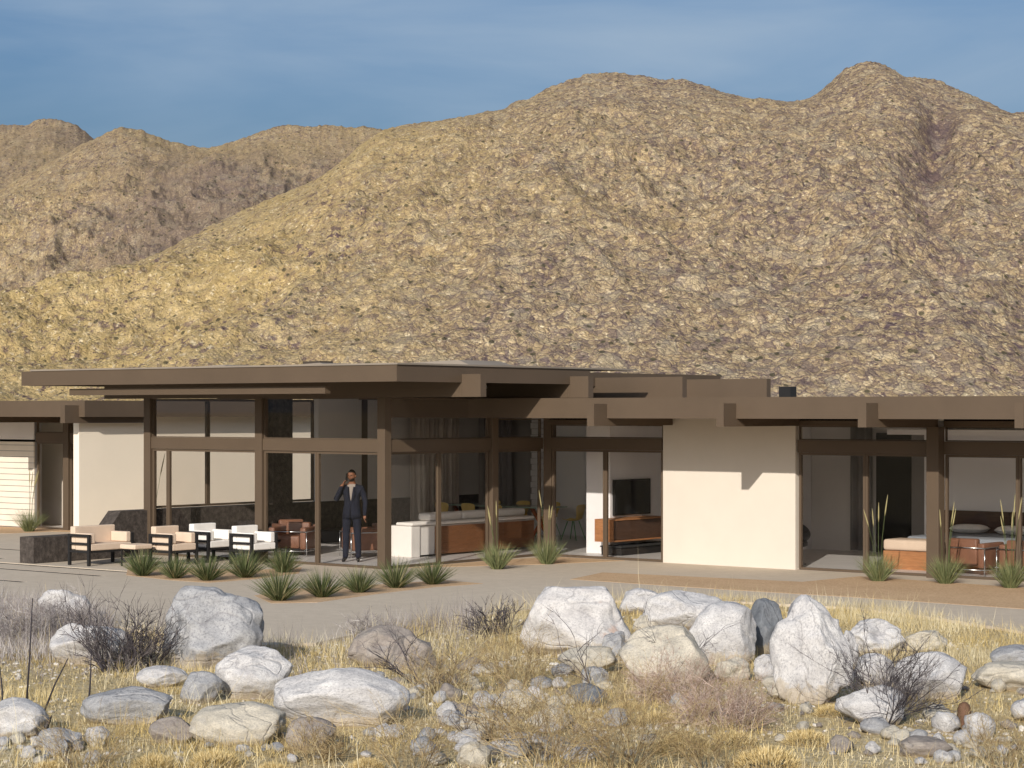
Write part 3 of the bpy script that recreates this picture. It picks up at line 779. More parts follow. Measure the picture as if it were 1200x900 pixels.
    for p in parts:
        b2=bmesh.new(); b2.from_mesh(p); bmesh.ops.holes_fill(b2,edges=[e for e in b2.edges if e.is_boundary],sides=0)
        bmesh.ops.recalc_face_normals(b2,faces=b2.faces)
        if b2.calc_volume(signed=True)<0: bmesh.ops.reverse_faces(b2,faces=b2.faces)
        b2.to_mesh(p); b2.free(); bm.from_mesh(p)
    me=bpy.data.meshes.new('body'); bm.to_mesh(me)
    o=bpy.data.objects.new('tmpb',me); COL.objects.link(o)
    rm=o.modifiers.new('r','REMESH'); rm.mode='VOXEL'; rm.voxel_size=.005
    sm=o.modifiers.new('s','SMOOTH'); sm.iterations=2; sm.factor=.5
    dg=bpy.context.evaluated_depsgraph_get(); dg.update()
    me=bpy.data.meshes.new_from_object(o.evaluated_get(dg)); bpy.data.objects.remove(o); me.name='body'
    # keep only the figure itself: drop closed pockets the remesh leaves inside
    bm=bmesh.new(); bm.from_mesh(me); seen=set(); comps=[]
    for v in bm.verts:
        if v in seen: continue
        st=[v]; seen.add(v); cp=[]
        while st:
            a=st.pop(); cp.append(a)
            for e_ in a.link_edges:
                b=e_.other_vert(a)
                if b not in seen: seen.add(b); st.append(b)
        comps.append(cp)
    comps.sort(key=len,reverse=True)
    bmesh.ops.delete(bm,geom=[v for c in comps[1:] for v in c],context='VERTS'); bm.to_mesh(me); bm.free()
    me.materials.clear()
    skin=simple('skin',(.20,.085,.045),.55,.06,30); suit=simple('navy_suit',(.013,.015,.026),.85,.15,12,.2,60,spec=.15)
    shirt=simple('pale_shirt',(.27,.23,.20),.9,.03,20); shoe=simple('shoe_leather',(.012,.01,.01),.35,.1,9); hairm=simple('black_hair',(.012,.010,.009),.8,.2,60,.3,200)
    for m in (skin,suit,shirt,shoe,hairm): me.materials.append(m)
    inv=M4.inverted()
    for p in me.polygons:
        c=p.center; mi=1
        if c.z<.085: mi=3
        if c.z>1.545: mi=0
        elif c.z>1.46 and abs(c.x)<.075: mi=0 if c.z>1.515 else 2
        elif c.y<-.03 and c.z>1.20 and abs(c.x)<.006+.034*(c.z-1.20)/.26: mi=2
        wd=(c-Vector((.262,-.045,.925)))
        if abs(c.x-.26)<.09 and c.z<.915 and c.y<.07: 
            if c.x>.222 and c.z>.68 and c.z<.900: mi=0
        if c.x<-.05 and c.z>1.475 and (c.y<-.115 or c.z>1.50) and c.x>-.22 and not (c.z<1.50 and c.y>-.12): mi=0
        h=inv@c
        if mi==0 and c.z>1.56 and h.z<-.045 and h.y<-.01 and abs(h.x)<.09 and not (abs(h.x)<.028 and -.062<h.z<-.05): 
            if h.y<.03 and c.x>-.085 and h.z>-.135: mi=4
        if mi==0 and h.length<.14 and abs(abs(h.x)-.03)<.014 and abs(h.z-.012)<.006 and h.y<-.05: mi=4
        p.material_index=mi; p.use_smooth=True
    body=link(bpy.data.objects.new('body',me),t)
    # hair cap
    bm=bmesh.new(); bmesh.ops.create_uvsphere(bm,u_segments=32,v_segments=24,radius=1)
    dl=[v for v in bm.verts if v.co.z<(.52 if v.co.y<-.35 else (.12 if v.co.y<.1 else -.35))]
    bmesh.ops.delete(bm,geom=dl,context='VERTS')
    for v in bm.verts: v.co=(v.co.x*.082,v.co.y*.103,v.co.z*.124+.001)
    bm.transform(M4); hm=bpy.data.meshes.new('hair'); bm.to_mesh(hm); hm.materials.append(hairm)
    for p in hm.polygons: p.use_smooth=True
    ho=link(bpy.data.objects.new('hair',hm),t); m=ho.modifiers.new('s','SOLIDIFY'); m.thickness=.012; m.offset=-1
    # jacket: open front panels, lapels and skirt below the waist
    mb=MB(); n=28; vs=[];fs=[]
    prof=[(1.20,.135,.092,0),(1.12,.158,.112,.004),(1.03,.176,.128,.01),(.94,.188,.136,.018),(.85,.196,.142,.03)]
    for (z,a,b,g) in prof:
        for i in range(n+1):
            an=-math.pi/2+(.05+g)+ (2*math.pi-2*(.05+g))*i/n
            vs.append((a*math.cos(an)*.93,b*math.sin(an),z))
    for j in range(len(prof)-1):
        for i in range(n): q=j*(n+1)+i; fs.append((q,q+1,q+n+2,q+n+1))
    mb.add(vs,fs); jk=mb.build('jacket',suit,t,smooth=True); m=jk.modifiers.new('s','SOLIDIFY'); m.thickness=.008
    for s in (-1,1):
        mb=MB(); mb.add([(s*.02,-.152,1.17),(s*.085,-.150,1.30),(s*.075,-.128,1.455),(s*.055,-.125,1.47),(s*.045,-.150,1.30)],[(0,1,2,3,4) if s>0 else (4,3,2,1,0)])
        l=mb.build('lapel',suit,t); m=l.modifiers.new('s','SOLIDIFY'); m.thickness=.008
    ph=MB().box(-.008,.008,-.035,.035,-.07,.07).build('phone',M['black'],None); tag(ph,'small black phone held at the ear of the man','phone')
    ph.location=(-1.62-.098,.85-.045,.02+1.655); ph.rotation_euler=(0,R_(8),R_(-14))
    t.rotation_euler=(0,0,R_(32))
    Mx=Matrix.Rotation(R_(32),4,'Z'); q=Mx@Vector((-.098,-.045,1.655)); ph.location=(-1.62+q.x,.85+q.y,.02+q.z); ph.rotation_euler=(0,R_(8),R_(32-14))
man()
# ---------------------------------------------------------------- plants
rng=np.random.default_rng(5)
def blades_mesh(name,base,length,lean,az,width,curve,tone,mat,seg=3,extra=None):
    """each blade is a tapered bent strip"""
    N=len(length); base=np.asarray(base,float)
    dx=np.cos(az); dy=np.sin(az)
    px_=-dy; py_=dx
    rot=rng.uniform(0,math.pi,N); px_=np.cos(rot); py_=np.sin(rot)
    V=np.zeros((N,2*seg+1,3)); 
    for k in range(seg+1):
        s=k/seg
        th=lean+curve*s
        # integrate approx
        hx=length*(np.sin(lean)*s+curve*.5*s*s*np.cos(lean)); hz=length*(np.cos(lean)*s-curve*.5*s*s*np.sin(lean))
        c=base+np.stack([dx*hx,dy*hx,hz],-1)
        if k<seg:
            w=width*(1-s*.75)*.5
            V[:,2*k]=c+np.stack([px_*w,py_*w,0*w],-1); V[:,2*k+1]=c-np.stack([px_*w,py_*w,0*w],-1)
        else: V[:,2*k]=c
    nv=2*seg+1
    off=(np.arange(N)*nv)[:,None]
    quads=np.concatenate([np.array([[2*k,2*k+1,2*k+3,2*k+2]]) for k in range(seg-1)],0)
    Q=(off[:,:,None]+quads[None]).reshape(-1,4) if seg>1 else np.zeros((0,4),int)
    T=(off+np.array([[2*seg-2,2*seg-1,2*seg]])).reshape(-1,3)
    loops=np.concatenate([Q.ravel(),T.ravel()]).astype(np.int32)
    starts=np.concatenate([np.arange(len(Q))*4,len(Q)*4+np.arange(len(T))*3]).astype(np.int32)
    me=bpy.data.meshes.new(name); me.vertices.add(N*nv); me.vertices.foreach_set('co',V.ravel())
    me.loops.add(len(loops)); me.loops.foreach_set('vertex_index',loops)
    me.polygons.add(len(starts)); me.polygons.foreach_set('loop_start',starts); me.update(calc_edges=True)
    a=me.attributes.new('tone','FLOAT','POINT'); a.data.foreach_set('value',np.repeat(np.clip(tone,0,1),nv).astype(np.float32))
    me.materials.append(mat); return me
def tuft_mesh(name,n,L,spread,w,mat,r0=.05,lean0=.05,curve=.5,tmin=0,tmax=1):
    az=rng.uniform(0,2*math.pi,n); u=rng.uniform(0,1,n)**.7
    lean=lean0+spread*u; r=r0*u
    base=np.stack([np.cos(az)*r,np.sin(az)*r,np.zeros(n)],-1)
    return blades_mesh(name,base,L*rng.uniform(.7,1.05,n),lean,az+rng.normal(0,.25,n),w*rng.uniform(.7,1.2,n),curve*rng.uniform(.2,1,n),rng.uniform(tmin,tmax,n),mat)
def put(name,me,loc,rz,s,label,cat,group=None,sz=1):
    o=bpy.data.objects.new(name,me); link(o); o.location=loc; o.rotation_euler=(0,0,rz); o.scale=(s,s,s*sz)
    return tag(o,label,cat,group)
ag=[tuft_mesh('spiky_plant',420,.54,1.05,.014,M['agave'],.07,.03,.22,0,1.0) for _ in range(3)]
backrow=[(167,677,'first from the left'),(205,680,'second from the left'),(243,682.5,'third from the left'),(287,679,'fourth from the left'),(332,673,'rightmost, by the tall column')]
frontrow=[(327,706,'leftmost'),(377,702,'second from the left'),(421,696.5,'in the middle, below the standing man'),(464,691,'fourth from the left, at the corner column'),(507,687,'rightmost')]
for i,(x,y,l) in enumerate(backrow):
    p=at(x,y-2); put('spiky_plant',ag[i%3],(*p,.0),i*1.3,(1.05,.9,1.0,1.08,.98)[i],'dark green spiky plant in the back row, '+l,'plant','spiky plants in two rows')
for i,(x,y,l) in enumerate(frontrow):
    p=at(x,y-2); put('spiky_plant',ag[(i+1)%3],(*p,.0),i*2.1+.5,(1.1,1.0,.92,1.06,.95)[i],'dark green spiky plant in the front row, '+l,'plant','spiky plants in two rows')
def fgrass(x,y,h,label,np_=4,k=1.0):
    p=at(x,y); t=empty('fountain_grass',(*p,.0),0,label,'grass clump','fountain grasses along the glass')
    me=tuft_mesh('leaves',420,.58*k,.75,.009,M['greengrass'],.10,.02,.45,0,.9); link(bpy.data.objects.new('leaves',me),t)
    for j in range(np_):
        a=random.uniform(-math.pi,math.pi); ln=random.uniform(.02,.13); hh=h*random.uniform(.82,1.08)
        dx,dy=math.cos(a),math.sin(a); mb=MB()
        pts=[(dx*.05,dy*.05,0),(dx*(.05+ln*.3),dy*(.05+ln*.3),hh*.5),(dx*(.05+ln),dy*(.05+ln),hh*.78)]
        mb.tube(pts,.004,4); o=mb.build('stem',M['greengrass'],t)
        q=Vector(pts[2]); d=Vector((dx*ln*1.1,dy*ln*1.1,hh*.35)).normalized()
        mb=MB(); mb.tube([q,q+d*hh*.06,q+d*hh*.17,q+d*hh*.26],[.004,.013,.011,.003],6); mb.build('plume',M['plume'],t,smooth=True)
fgrass(583,667,1.25,'feathery green grass clump in front of the corner of the side glass, left one of the pair',3)
fgrass(641,661,1.3,'feathery green grass clump by the corner column, right one of the pair',3)
fgrass(1029,681,1.35,'feathery grass clump with plumes in front of the slim mullion left of the thick column',4)
fgrass(1108,684,1.4,'feathery grass clump with plumes just right of the thick column',4)
fgrass(1184,689,1.4,'feathery grass clump with plumes nearest the right edge of the photo',5)
fgrass(34,623,1.5,'feathery grass clump with plumes against the slatted wall at far left',4,1.15)
p=at(176,640); fgrass(178,640,1.9,'thin plumed grass behind the sloping stone wall by the column',2,.8)

# ---------------------------------------------------------------- boulders
def rock_mesh(name,seed,sub=5,facets=9,rough=.10,flat=0):
    r=random.Random(seed); bm=bmesh.new(); bmesh.ops.create_icosphere(bm,subdivisions=sub,radius=1)
    planes=[]
    for _ in range(facets):
        n=Vector((r.gauss(0,1),r.gauss(0,1),r.gauss(0,.8))).normalized(); planes.append((n,r.uniform(.66,.93)))
    from mathutils import noise
    off=Vector((r.uniform(-50,50),)*3)
    for v in bm.verts:
        c=v.co.copy()
        for n,d in planes:
            k=c.dot(n)-d
            if k>0: c-=n*k*.96
        q=c*1.3+off
        f=noise.noise(q)*rough*1.8+noise.noise(q*2.7)*rough*.7+noise.noise(q*6)*rough*.28+noise.noise(q*15)*rough*.10
        c+=c.normalized()*f
        v.co=c
    xs=[v.co.x for v in bm.verts]; ys=[v.co.y for v in bm.verts]; zs=[v.co.z for v in bm.verts]
    for v in bm.verts:
        v.co=((v.co.x-min(xs))/(max(xs)-min(xs))-.5,(v.co.y-min(ys))/(max(ys)-min(ys))-.5,(v.co.z-min(zs))/(max(zs)-min(zs)))
    me=bpy.data.meshes.new(name); bm.to_mesh(me); bm.free()
    me.polygons.foreach_set('use_smooth',[True]*len(me.polygons)); return me
YAW=math.atan2(FY,FX)-math.pi/2     # x axis of the rock follows the image
B=[ # x0,x1,y0,y1,material,depth ratio,seed,label,facets
(44,103,693,730,'granite',.8,1,'pale boulder beside the lower steps, furthest left of the back row',9),
(55,150,736,783,'granite',.7,2,'white boulder half behind the dark twiggy shrub at left',7),
(184,304,692,787,'granite_grey',.85,3,'largest grey boulder with dark cracks below the terrace',9),
(250,338,763,824,'granite',.8,4,'smooth white angular boulder in front of the big grey one',8),
(320,476,789,856,'granite',.6,5,'long flat white boulder with layered stripes left of centre',6),
(209,259,791,828,'granite_grey',.8,6,'small rounded grey boulder between white angular boulder and grass',5),
(220,329,828,876,'granite_tan',.7,7,'low speckled domed boulder near the bottom left',4),
(92,196,809,852,'granite_grey',.7,8,'grey dome boulder tapering to the left in golden grass',4),
(158,217,785,809,'granite',.8,9,'flat speckled white rock just above the small rounded grey one',7),
(172,226,843,874,'granite_brown',.8,10,'brownish low rock touching the speckled dome',6),
(333,392,844,882,'granite_brown',.8,11,'dull brown grey rock under the tip of the striped boulder',7),
(408,491,736,784,'granite_brown',.8,12,'dull grey brown boulder in the grass centre left',7),
(612,743,690,772,'granite_red',.75,13,'largest white boulder with rusty stains at centre',7),
(655,724,762,792,'granite_tan',.8,14,'greenish flat rock tucked under the stained boulder',6),
(727,778,694,724,'granite',.8,15,'small white pointed boulder at the top between two big ones',7),
(757,850,699,748,'granite',.8,16,'wide white boulder with bent top edge right of the pointed one',7),
(728,830,738,806,'granite_tan',.8,17,'pale dusty boulder behind the pinkish brush',6),
(803,888,709,781,'granite',.75,18,'white boulder leaning against the dark grey one',6),
(868,921,705,771,'granite_dark',.9,19,'dark grey blue boulder wedged between two white ones',6),
(906,1002,702,828,'granite',.7,20,'tall craggy white boulder right of the dark one',11),
(994,1062,729,770,'granite',.8,21,'jagged pale rock behind the bare shrub at right',11),
(1052,1138,768,822,'granite',.8,22,'smooth rounded white boulder right of the bare shrub',3),
(984,1064,808,854,'granite',.8,23,'white rock at the foot of the bare shrub',8),
(1164,1235,760,790,'granite_grey',.8,24,'grey boulder cut by the right edge, upper one',5),
(1148,1240,781,812,'granite_tan',.8,25,'pale cream boulder cut by the right edge, lower one',6),
(-30,50,823,868,'granite',.8,26,'bright white rock cut by the left edge',7),
(682,714,784,808,'granite_grey',.8,27,'small smooth grey rock below the stained boulder',4),
(664,708,805,832,'granite_dark',.8,28,'small rock with grey top and dark front at centre',8),
(622,667,831,860,'granite_tan',.8,29,'cream coloured small rock right of the cream speckled one',8),
(540,599,837,870,'granite_tan',.8,30,'cream rock with dark twigs in front near bottom centre',6),
(518,546,835,857,'granite_grey',.8,31,'small purplish grey rock left of the twiggy cream one',6),
(455,512,746,792,'granite_brown',.8,36,'half hidden pale rock among crossing twigs',8),
(590,628,812,838,'granite_tan',.8,37,'tan rock behind the grass above the cream rocks',8),
(980,1008,740,792,'granite',.9,38,'pale slab at the right foot of the tall craggy boulder',9),
(437,470,853,870,'granite',.8,39,'whitish cobble below the striped boulder',8),
(585,640,864,884,'granite',.8,40,'flat white and grey rock at the bottom centre',8),
(535,575,874,905,'granite_tan',.8,41,'yellowish rock cut by the bottom edge',8),
(1058,1118,868,890,'granite_brown',.8,42,'brown grey flat stone near bottom right',8),
(660,700,876,897,'granite',.8,43,'pale rock near the bottom edge right of centre',8),
(742,778,722,746,'granite_tan',.8,51,'small tan rock tucked behind the dusty boulder, under the pointed one',9),
(838,880,772,800,'granite_tan',.8,52,'tan rock at the foot of the leaning white boulder',9),
(706,742,742,776,'granite_grey',.8,53,'grey rock filling the gap between the stained and dusty boulders',9),
(884,912,768,800,'granite',.8,54,'small white rock below the dark grey blue boulder',9),
(1000,1052,768,806,'granite',.8,55,'white rock behind the middle of the bare wiry shrub',9),
(1060,1112,742,768,'granite_tan',.8,56,'low tan rock in pale grass above the rounded white boulder',9),
(895,960,797,822,'granite_tan',.8,44,'tan stone with pink edge beside the pinkish brush',8),
]
BO=[]
for (x0,x1,y0,y1,mt,dr,seed,label,fc) in B:
    fc=fc+5
    cx=(x0+x1)/2; zb=-.035
    p0=at(cx,y1-3,zb); d=depth(*p0); W=(x1-x0)/F*d; Hh=(y1-y0)/F*d; D=W*dr
    # move the centre back by half the depth so that the foot shows where the photograph has it
    c=(p0[0]+FX*D*.38,p0[1]+FY*D*.38); k=(d+D*.38)/d
    me=rock_mesh('boulder',seed*13+5,5,fc,0.06 if fc<14 else .11); me.materials.append(M[mt])
    o=bpy.data.objects.new('boulder',me); link(o)
    g=float(gz(*c)); o.location=(c[0],c[1],g-.15*Hh); o.rotation_euler=(0,0,YAW); o.scale=(W*k*1.03,D,Hh*k*1.14)
    tag(o,label,'boulder'); BO.append((c[0],c[1],W/2,D/2))
# small stones
sm=[rock_mesh('stone',900+i,3,9,.12) for i in range(6)]
for i,m in enumerate(sm): m.materials.append(M[('granite','granite_tan','granite_grey','granite','granite_tan','granite_brown')[i]])
zones=[(470,700,780,897,100),(0,120,868,898,26),(1000,1200,838,898,58),(430,620,765,830,26),(330,470,830,895,20),(700,1000,800,895,26),(1130,1200,790,830,8),(640,700,735,800,6),(200,330,870,898,8)]
rs=random.Random(3)
for (x0,x1,y0,y1,n) in zones:
    for _ in range(n):
        x=rs.uniform(x0,x1); y=rs.uniform(y0,y1); c=at(x,y,-.035); d=depth(*c)
        s=min(.30,rs.lognormvariate(-2.25,.55)); k=rs.randrange(6)
        o=bpy.data.objects.new('stone',sm[k]); link(o); o.location=(*c,float(gz(*c))-.10*s); o.rotation_euler=(rs.uniform(-.2,.2),rs.uniform(-.2,.2),rs.uniform(0,6.3))
        o.scale=(s*rs.uniform(.9,1.5),s,s*rs.uniform(.6,.95))
        tag(o,'small pale stone lying loose in the dry grass among the boulders','stone','loose stones scattered among the dry grass')
def pebbles():
    N=7000; r=np.random.default_rng(88); px=r.uniform(-60,1260,N); d0=F*2.985/(935-HOR); d1=F*2.985/(715-HOR); d=np.sqrt(r.uniform(d0*d0,d1*d1,N)); x=(px-600)/F*d
    X=CX+RX*x+FX*d; Y=CY+RY*x+FY*d; k=fbm(X*.8,Y*.8,3,61)>.46; k&=~inside_terrace(X,Y); X=X[k];Y=Y[k]; N=len(X)
    bm=bmesh.new(); bmesh.ops.create_icosphere(bm,subdivisions=1,radius=1); v0=np.array([v.co[:] for v in bm.verts]); f0=np.array([[v.index for v in f.verts] for f in bm.faces])
    sz=np.clip(r.lognormal(-3.9,.5,N),.006,.035); V=v0[None]*(sz[:,None,None]*r.uniform(.6,1.3,(N,1,3)))*np.array([1,1,.6])+r.normal(0,.12,(N,len(v0),3))*sz[:,None,None]
    V=V+np.stack([X,Y,gz(X,Y)+sz*.2],-1)[:,None]; Fc=(f0[None]+(np.arange(N)*len(v0))[:,None,None]).reshape(-1,3)
    me=bpy.data.meshes.new('pebbles'); me.from_pydata(V.reshape(-1,3).tolist(),[],Fc.tolist())
    a=me.attributes.new('tone','FLOAT','POINT'); a.data.foreach_set('value',np.repeat(r.uniform(0,1,N),len(v0)).astype(np.float32))
    me.materials.append(attr_mat('pebble_stone',[(0,(.22,.19,.17)),(.4,(.46,.41,.34)),(1,(.66,.62,.56))]))
    tag(link(bpy.data.objects.new('pebbles',me)),'fine pale pebbles strewn over the desert soil','pebbles',kind='stuff')
# ---------------------------------------------------------------- twiggy shrubs
def twigs(n,L,spread,rad,levels=3,seed=1,droop=.1,child=3):
    r=random.Random(seed); segs=[]
    def grow(p,d,l,rr,lev):
        pts=[p]; q=p; dd=d
        for k in range(4):
            dd=(dd+Vector((r.gauss(0,.13),r.gauss(0,.13),r.gauss(0,.10)-droop*.15))).normalized()
            q=q+dd*l/4; pts.append(q)
        segs.append((pts,rr))
        if lev>0:
            for _ in range(child):
                k=r.randint(1,4); nd=(dd+Vector((r.gauss(0,.5),r.gauss(0,.5),r.gauss(.1,.35)))).normalized()
                grow(pts[k],nd,l*r.uniform(.4,.7),rr*.6,lev-1)
    for _ in range(n):
        a=r.uniform(0,6.283); s=spread*r.uniform(.1,1)**.8
        d=Vector((math.cos(a)*math.sin(s),math.sin(a)*math.sin(s),math.cos(s)))
        grow(Vector((math.cos(a)*.04*n**.3,math.sin(a)*.04*n**.3,-.02)),d,L*r.uniform(.6,1),rad*r.uniform(.7,1.2),levels)
    return segs
def twig_obj(name,segs,mat,seed=0):
    r=random.Random(seed); vs=[];fs=[];tone=[]
    for pts,rad in segs:
        n=3; tn=r.random(); b0=len(vs); m=len(pts)
        for i,p in enumerate(pts):
            d=(pts[min(i+1,m-1)]-pts[max(i-1,0)]).normalized(); a=d.orthogonal().normalized(); b=d.cross(a); rr=rad*(1-.7*i/(m-1))
            for k in range(n): vs.append(tuple(p+(a*math.cos(2.094*k)+b*math.sin(2.094*k))*rr)); tone.append(tn)
        for i in range(m-1):
            for k in range(n): fs.append((b0+i*n+k,b0+i*n+(k+1)%n,b0+(i+1)*n+(k+1)%n,b0+(i+1)*n+k))
    me=bpy.data.meshes.new(name); me.from_pydata(vs,[],fs); a=me.attributes.new('tone','FLOAT','POINT'); a.data.foreach_set('value',tone); me.materials.append(mat); return me
def shrub(x,y,hpx,spread,n,mat,label,seed,levels=3,child=3,rad=.007,cat='shrub',name='bare_shrub',group=None):
    c=at(x,y,-.035); d=depth(*c); L=hpx/F*d*.75
    me=twig_obj(name,twigs(n,L,spread,rad,levels,seed,child=child),M[mat],seed)
    return put(name,me,(*c,float(gz(*c))),0,1,label,cat,group)
shrub(135,786,88,.95,34,'darktwig','dark grey twiggy shrub in front of the white boulder at left',1,2,4,.010)
shrub(165,782,80,.8,26,'darktwig','dark twiggy shrub between the white boulder and the big grey boulder',2,2,4,.010)
shrub(580,745,46,1.15,40,'darktwig','low dark purplish shrub against the left side of the stained boulder',3,2,4,.010)
shrub(1028,850,112,1.05,22,'darktwig','bare wiry shrub with curling twigs in front of the rounded white boulder',4,3,4,.008)
shrub(497,800,92,1.0,7,'darktwig','sparse branching dead bush with long arching twigs at centre left',5,3,3,.009)
shrub(515,812,60,1.1,30,'browntwig','brown wispy bush under the arching dead twigs',6,3,4,.005)
shrub(590,880,98,.75,16,'browntwig','brown wiry bush in front of the twiggy cream rock',7,3,4,.005)
shrub(560,868,70,.9,10,'darktwig','dark bare bush growing before the cream rock',8,3,3,.006)
shrub(640,900,120,.8,34,'browntwig','tall wispy brown bush at the bottom centre',9,3,4,.004)
shrub(600,805,78,.7,34,'browntwig','wispy tan bush left of the stained boulder',10,3,4,.004)
shrub(725,905,120,.9,40,'browntwig','wide wispy bush at the bottom right of centre',11,3,4,.004)
shrub(700,810,110,.9,3,'darktwig','single forked dark dead branch below the stained boulder',12,2,3,.011)
shrub(790,800,100,1.0,5,'darktwig','thin forked dead branches before the white boulders',13,3,3,.007)
shrub(850,852,62,1.3,90,'pinktwig','pinkish brown tangle of dry brush below the leaning white boulder',14,3,4,.005)
shrub(800,822,60,1.3,60,'pinktwig','pinkish pale tangle of dry brush before the dusty boulder',15,3,4,.005)
shrub(770,790,50,1.2,40,'browntwig','small beige brush against the dusty boulder',16,3,4,.004)
shrub(835,905,80,.8,26,'browntwig','wiry brown bush at the bottom edge under the pink brush',17,3,4,.004)
shrub(480,905,100,.7,22,'browntwig','thin pale bush at the bottom edge left of centre',18,3,4,.004)
shrub(1180,905,75,.8,22,'browntwig','thin wiry bush in the bottom right corner',19,3,4,.004)
shrub(100,905,80,.9,22,'browntwig','wispy bush in the bottom left corner',20,3,4,.004)
shrub(25,755,60,1.1,60,'greybrush','pale grey brush mass left of the twiggy shrubs',21,3,4,.006)
shrub(75,745,50,1.1,40,'greybrush','pale grey brush below the furthest left boulder',22,3,4,.006)
shrub(372,890,48,1.0,34,'browntwig','small brown bush in front of the dull brown rock',23,3,4,.005)
shrub(435,745,36,1.2,30,'greybrush','low grey brush along the concrete edge',24,3,4,.005)
shrub(1060,830,60,1.1,26,'greybrush','grey wispy brush at the foot of the rounded boulder',25,3,4,.004)
for i,(x,y,x2,y2,l) in enumerate(((30,835,38,700,'tall thin dark stalk rising beside the left edge rocks'),(102,842,107,760,'straight thin dark stalk left of the grey dome boulder'),(50,835,80,770,'slanting dark stalk behind the bright left rock'),(2,838,0,780,'short dark stalk at the very left edge'))):
    c=at(x,y,-.035); d=depth(*c); h=(y-y2)/F*d; dxx=(x2-x)/F*d
    mb=MB(); mb.tube([(0,0,-.02),(RX*dxx*.4+.02,RY*dxx*.4,h*.5),(RX*dxx,RY*dxx,h)],[.012,.009,.005],5); o=mb.build('dead_stalk',M['darktwig'],None,smooth=True); o.location=(*c,float(gz(*c)))
    tag(o,l,'stalk')
# cushion mounds of yellow fine-leaved shrub
def mound_mesh(seed,n=2600):
    r=np.random.default_rng(seed); 
    th=r.uniform(0,2*math.pi,n); ph=np.arccos(r.uniform(0,1,n)); rr=.55+.40*r.uniform(0,1,n)**.5
    rr*=1+.18*(vnoise(th*2,ph*3,seed)-.5)
    base=np.stack([np.cos(th)*np.sin(ph)*rr,np.sin(th)*np.sin(ph)*rr,np.cos(ph)*rr*.62],-1)
    return blades_mesh('cushion_shrub',base,.20*r.uniform(.6,1.3,n),np.clip(ph+r.normal(0,.3,n),0,1.5),th,.022*r.uniform(.7,1.3,n),r.normal(0,.3,n),r.uniform(0,1,n),M['mound'],2)
mm=[mound_mesh(s) for s in (3,4,5)]
for i,(x,y,w,l) in enumerate(((250,896,66,'rounded yellow cushion shrub below the speckled domed boulder'),(180,900,62,'yellow cushion shrub in the bottom left'),(320,905,50,'yellow cushion shrub left of the small brown bush'),
    (900,905,95,'wide golden cushion shrub at the bottom right of centre'),(945,872,60,'golden cushion shrub left of the bottom right stones'),(770,850,56,'golden cushion shrub below the pinkish brush'),
    (800,882,80,'big golden cushion shrub near the bottom under the pinkish brush'),(820,832,40,'small golden cushion shrub in the pinkish brush'),(860,875,62,'golden cushion shrub right of the big golden one'),
    (975,838,48,'cushion shrub at the foot of the tall craggy boulder'),(60,902,48,'dry yellow cushion shrub at the far bottom left'),(430,900,50,'pale yellow cushion shrub below the striped boulder'),(735,832,40,'tan cushion shrub right of the small dark rock'))):
    c=at(x,y,-.035); d=depth(*c); s=w/2/F*d
    put('cushion_shrub',mm[i%3],(*c,float(gz(*c))-.03),i*1.1,s,l,'shrub','yellow cushion shrubs')
# small barrel cactus
c=at(1130,854,-.035); t=empty('barrel_cactus',(*c,float(gz(*c))),0,'small brown finger shaped cactus standing alone at lower right','cactus')
mb=MB(); n=20; vs=[];fs=[]
prof=[(0,.045),(.05,.058),(.12,.062),(.19,.058),(.235,.042),(.255,.018)]
for z,r0 in prof:
    for k in range(n): rr=r0*(1.0+(.12 if k%2 else -.06)); vs.append((rr*math.cos(2*math.pi*k/n),rr*math.sin(2*math.pi*k/n),z))
for j in range(len(prof)-1):
    for k in range(n): fs.append((j*n+k,j*n+(k+1)%n,(j+1)*n+(k+1)%n,(j+1)*n+k))
fs.append(tuple((len(prof)-1)*n+k for k in range(n))); mb.add(vs,fs)
M['cactus']=simple('cactus_skin',(.14,.075,.045),.8,.25,30); M['cactus_tip']=simple('cactus_spines',(.42,.27,.19),.9,.2,60)
mb.build('cactus_body',M['cactus'],t,smooth=True)
nn=500; k=rng.integers(0,10,nn)*2+1; zz=rng.uniform(.01,.25,nn); an=2*math.pi*k/n; rr=np.interp(zz,[p[0] for p in prof],[p[1] for p in prof])*1.1
me=blades_mesh('spines',np.stack([np.cos(an)*rr,np.sin(an)*rr,zz],-1),np.full(nn,.03),np.full(nn,1.2),an+rng.normal(0,.5,nn),np.full(nn,.003),rng.normal(0,.2,nn),rng.uniform(0,1,nn),M['plume'],2)
link(bpy.data.objects.new('spines',me),t)
# driftwood
t=MB(); t.tube([(0,0,.05),(.12,.02,.08),(.3,.0,.03),(.42,.05,.02)],[.02,.035,.03,.012],6); t.tube([(.12,.02,.08),(.05,.06,.2)],[.02,.008],5)
o=t.build('driftwood',M['darktwig'],None,smooth=True); c=at(55,862,-.035); o.location=(*c,float(gz(*c))); o.rotation_euler=(0,0,-1.0); tag(o,'dark weathered piece of wood beside the bright left rock','driftwood')

